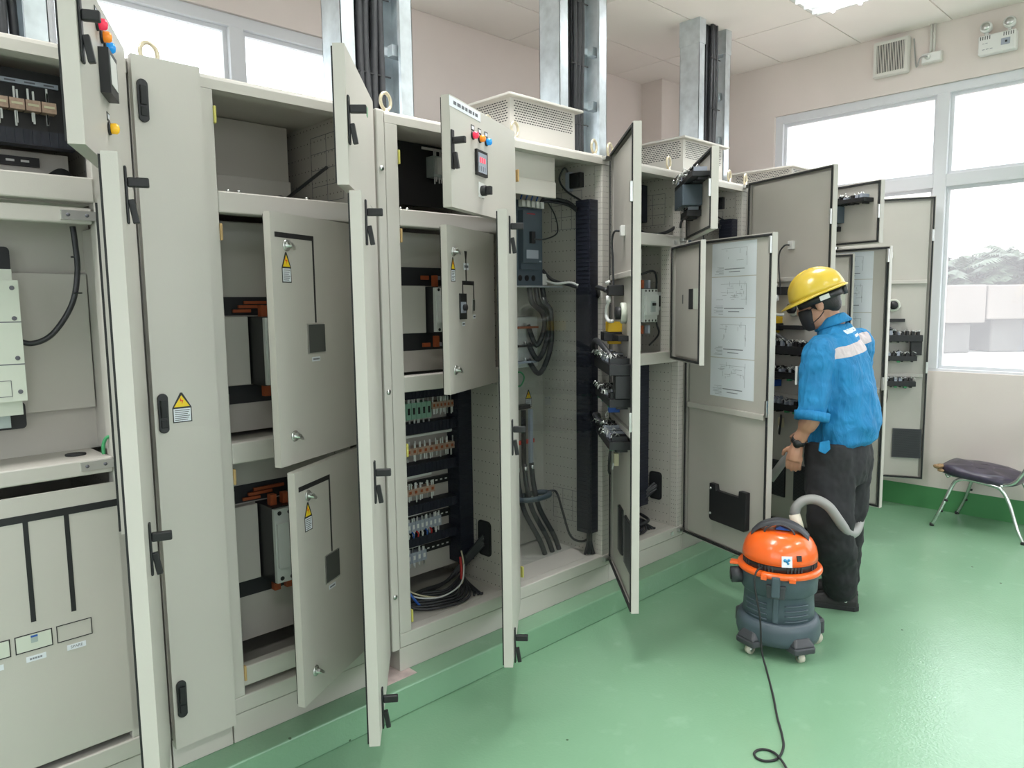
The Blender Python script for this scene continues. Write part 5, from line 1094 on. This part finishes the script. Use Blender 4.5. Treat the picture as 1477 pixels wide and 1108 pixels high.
    for sh, el in ((shL, elL), (shR, elR)):
        ee = el + (el - sh).normalized() * .012
        m.tube(spl([q(1209, 505).lerp(sh, .55), sh, sh.lerp(el, .5), el.lerp(sh, .15), ee], 4), [.070] * 3 + [.073] * 5 + [.071] * 4 + [.068] * 4 + [.070], 16)
    M['blue_work_shirt'] = shirt_mat(); sh_ = m.build('shirt', 'blue_work_shirt', r, label='bright blue work shirt with reflective band across the back'); voxel(sh_, .0085, 4, .034, .10)
    for sh, el, k in ((shL, elL, 0), (shR, elR, 1)):
        d = (el - sh).normalized(); m = MB(); m.tube([el - d * .020, el - d * .018, el + d * .022, el + d * .024, el + d * .018, el - d * .018], [.066, .079, .077, .072, .062, .06], 22); m.build('rolled_cuff', M['blue_work_shirt'], sh_)
    cn = q(1200, 464, .0); cf = (FD * .8 - UP * .62).normalized(); cl = UP.cross(cf).normalized(); rs = []
    cdn = (UP + FD * .38).normalized(); cfw = cl.cross(cdn).normalized() * -1
    m = MB(); m.s = True
    rs = [ering(cn - cdn * .024, .086, .084, cfw, cl), ering(cn - cdn * .018, .092, .090, cfw, cl), ering(cn + cdn * .022, .070, .068, cfw, cl), ering(cn + cdn * .026, .064, .062, cfw, cl), ering(cn - cdn * .010, .064, .062, cfw, cl)]
    m.rings(rs, cap=False); m.build('collar', M['blue_work_shirt'], sh_)
    t = q(1188, 644, -.19); m = MB(); hv = Vector((rt.x, rt.y, 0)).normalized(); nv = Vector((-fw.x, -fw.y, 0)).normalized()
    m.prism([t + hv * a + UP * b for a, b in ((-.022, .02), (.022, .03), (.028, -.012), (.004, -.035), (-.026, -.02))], nv * .012); m.build('waist_tab', M['blue_work_shirt'], sh_, bevel=.004)
    pk = q(1150, 540, -.02); m = MB(); m.box(-.012, .012, -.006, .006, -.05, .04, Matrix.Translation(pk)); m.build('pocket_card', 'white', sh_, bevel=.002)
    # trousers
    m = MB(); m.s = True
    m.rings([ering(q(1211, 615), .158, .120), ering(q(1212, 640), .176, .136), ering(q(1211, 672), .180, .135), ering(q(1211, 692), .15, .115)])
    for hp, kn, an in ((hipL, knL, anL), (hipR, knR, anR)):
        bt = Vector((an.x, an.y, .078)); m.tube(spl([hp + Vector((0, 0, .055)), hp.lerp(kn, .5), kn, kn.lerp(bt, .5), bt], 4), [.112] * 4 + [.108] * 4 + [.098] * 4 + [.086] * 4 + [.076], 18)
    tr = m.build('trousers', 'trouser', r, label='loose black work trousers'); voxel(tr, .009, 4, .030, .10)
    # shoes
    for an, nm in ((anL, 'left'), (anR, 'right')):
        g = Vector((an.x, an.y, 0)); fd = (FD * .93 - rt * .36); fd.z = 0; fd.normalize(); sd = Vector((-fd.y, fd.x, 0)); m = MB(); m.s = True; rs = []
        for (u, w, h) in ((-.075, .030, .055), (-.065, .036, .085), (-.02, .040, .088), (.05, .042, .080), (.12, .046, .058), (.165, .040, .045), (.188, .020, .034)):
            c = g + fd * u; rs.append([c + sd * w + UP * .022, c + sd * w * .95 + UP * h * .6, c + sd * w * .5 + UP * h, c - sd * w * .5 + UP * h, c - sd * w * .95 + UP * h * .6, c - sd * w + UP * .022])
        m.rings(rs); s = m.build('shoe', 'shoe', r, bevel=.006)
        m = MB(); pts = []
        for (u, w) in ((-.080, .022), (-.06, .040), (.05, .044), (.12, .050), (.17, .042), (.193, .015)): pts.append((u, w))
        poly = [g + fd * u + sd * w + UP * .0005 for u, w in pts] + [g + fd * u - sd * w + UP * .0005 for u, w in pts[::-1]]; m.prism(poly, UP * .024); m.build('sole', 'rubber', s, bevel=.003)
        p = g - fd * .02 + (sd if sd.dot(fw) < 0 else -sd) * .040 + UP * .05; MB().cyl(p, p + (sd if sd.dot(fw) < 0 else -sd) * .006, .007, n=10).build('eyelet_button', 'white', s)
    # hair, mask, helmet, watch
    m = MB(); m.ell((0, -.014, .028), .0825, .094, .092, 20, HM); m.ell((0, -.050, -.022), .066, .050, .048, 16, HM); hr = m.build('hair', 'hair', r); voxel(hr, .006, 4)
    m = MB(); m.s = True; rs = []
    for z, w, d, y in ((-.118, .034, .026, .056), (-.105, .046, .042, .054), (-.075, .056, .052, .052), (-.045, .060, .058, .048), (-.020, .054, .062, .044), (-.012, .044, .058, .044)):
        rs.append([HM @ Vector((w * math.cos(t), y + d * max(0, math.sin(t)) * 1.0, z)) for t in [math.pi * k / 12 for k in range(13)]] + [HM @ Vector((w * .9 * math.cos(math.pi - math.pi * k / 12), y + d * .9 * math.sin(math.pi - math.pi * k / 12) - .004, z)) for k in range(13)])
    m.rings(rs); m.build('face_mask', 'mask', r)
    for s in (-1, 1):
        for z0, z1 in ((-.022, .012), (-.085, -.042)): MB().tube(spl([HM @ Vector((s * .058, .056, z0)), HM @ Vector((s * .076, .015, (z0 + z1) / 2)), HM @ Vector((s * .083, -.010, z1))], 4), .0022, 6).build('mask_strap', 'mask', r)
    HT = HM @ Matrix.Translation((0, -.006, .046)) @ Euler((math.radians(-4), 0, 0)).to_matrix().to_4x4()
    m = MB(); m.s = True; rs = []
    for k in range(13):
        t = k / 12 * math.pi / 2; a, z = math.cos(t), math.sin(t); rs.append([HT @ Vector((.110 * max(a, .02) * math.cos(p), .134 * max(a, .02) * math.sin(p), .122 * z ** .95 + (.006 if abs(math.cos(p)) < .22 and k > 2 else 0))) for p in [2 * math.pi * i / 40 for i in range(40)]])
    m.rings(rs, cap=True); hm = m.build('helmet', 'helmet', r, label='yellow safety helmet with front peak')
    m = MB(); m.s = True; r1 = []; r2 = []; r3 = []; r4 = []
    for i in range(40):
        p = 2 * math.pi * i / 40; fr = max(0, math.sin(p)); ex = .010 + .038 * fr ** 2.5; x, y = math.cos(p), math.sin(p)
        r1.append(HT @ Vector((.108 * x, .132 * y, .004))); r2.append(HT @ Vector(((.110 + ex) * x, (.134 + ex) * y, -.004 - .012 * fr))); r3.append(HT @ Vector(((.110 + ex) * x, (.134 + ex) * y, -.010 - .012 * fr))); r4.append(HT @ Vector((.106 * x, .130 * y, -.006)))
    m.rings([r1, r2, r3, r4], cap=False, closed=True); m.build('helmet_brim', 'helmet', hm)
    m = MB(); m.s = True
    band = lambda z0, z1, a: [[HT @ Vector(((.088 + q_) * math.cos(p), (.106 + q_) * math.sin(p) - .004, z)) for p in [2 * math.pi * i / 32 for i in range(32)]] for z, q_ in ((z0, 0), (z0, .004), (z1, .004), (z1, 0))]
    m.rings(band(-.046, -.008, 0), cap=False, closed=True); m.build('helmet_headband', 'black', hm)
    m = MB(); p0 = HT @ Vector((0, -.108, -.030)); p1 = HT @ Vector((0, -.130, -.032)); m.cyl(p0, p1, .021, n=20); m.build('helmet_ratchet', 'vacdark', hm)
    m = MB(); m.box(.090, .0965, -.045, .0, -.040, -.018, HT); m.build('headband_tag', 'white', hm)
    d = (wrL - elL).normalized(); p = wrL - d * .015; m = MB(); m.tube([p - d * .012, p - d * .010, p + d * .010, p + d * .012], [.030, .0335, .0335, .030], 18); wt = m.build('watch_strap', 'black', r)
    n2 = (FD * -.2 + LD * .7 + UP * .2); n2 = (n2 - d * n2.dot(d)).normalized(); MB().cyl(p + n2 * .030, p + n2 * .040, .019, n=18).build('watch_case', 'black', wt)
person()
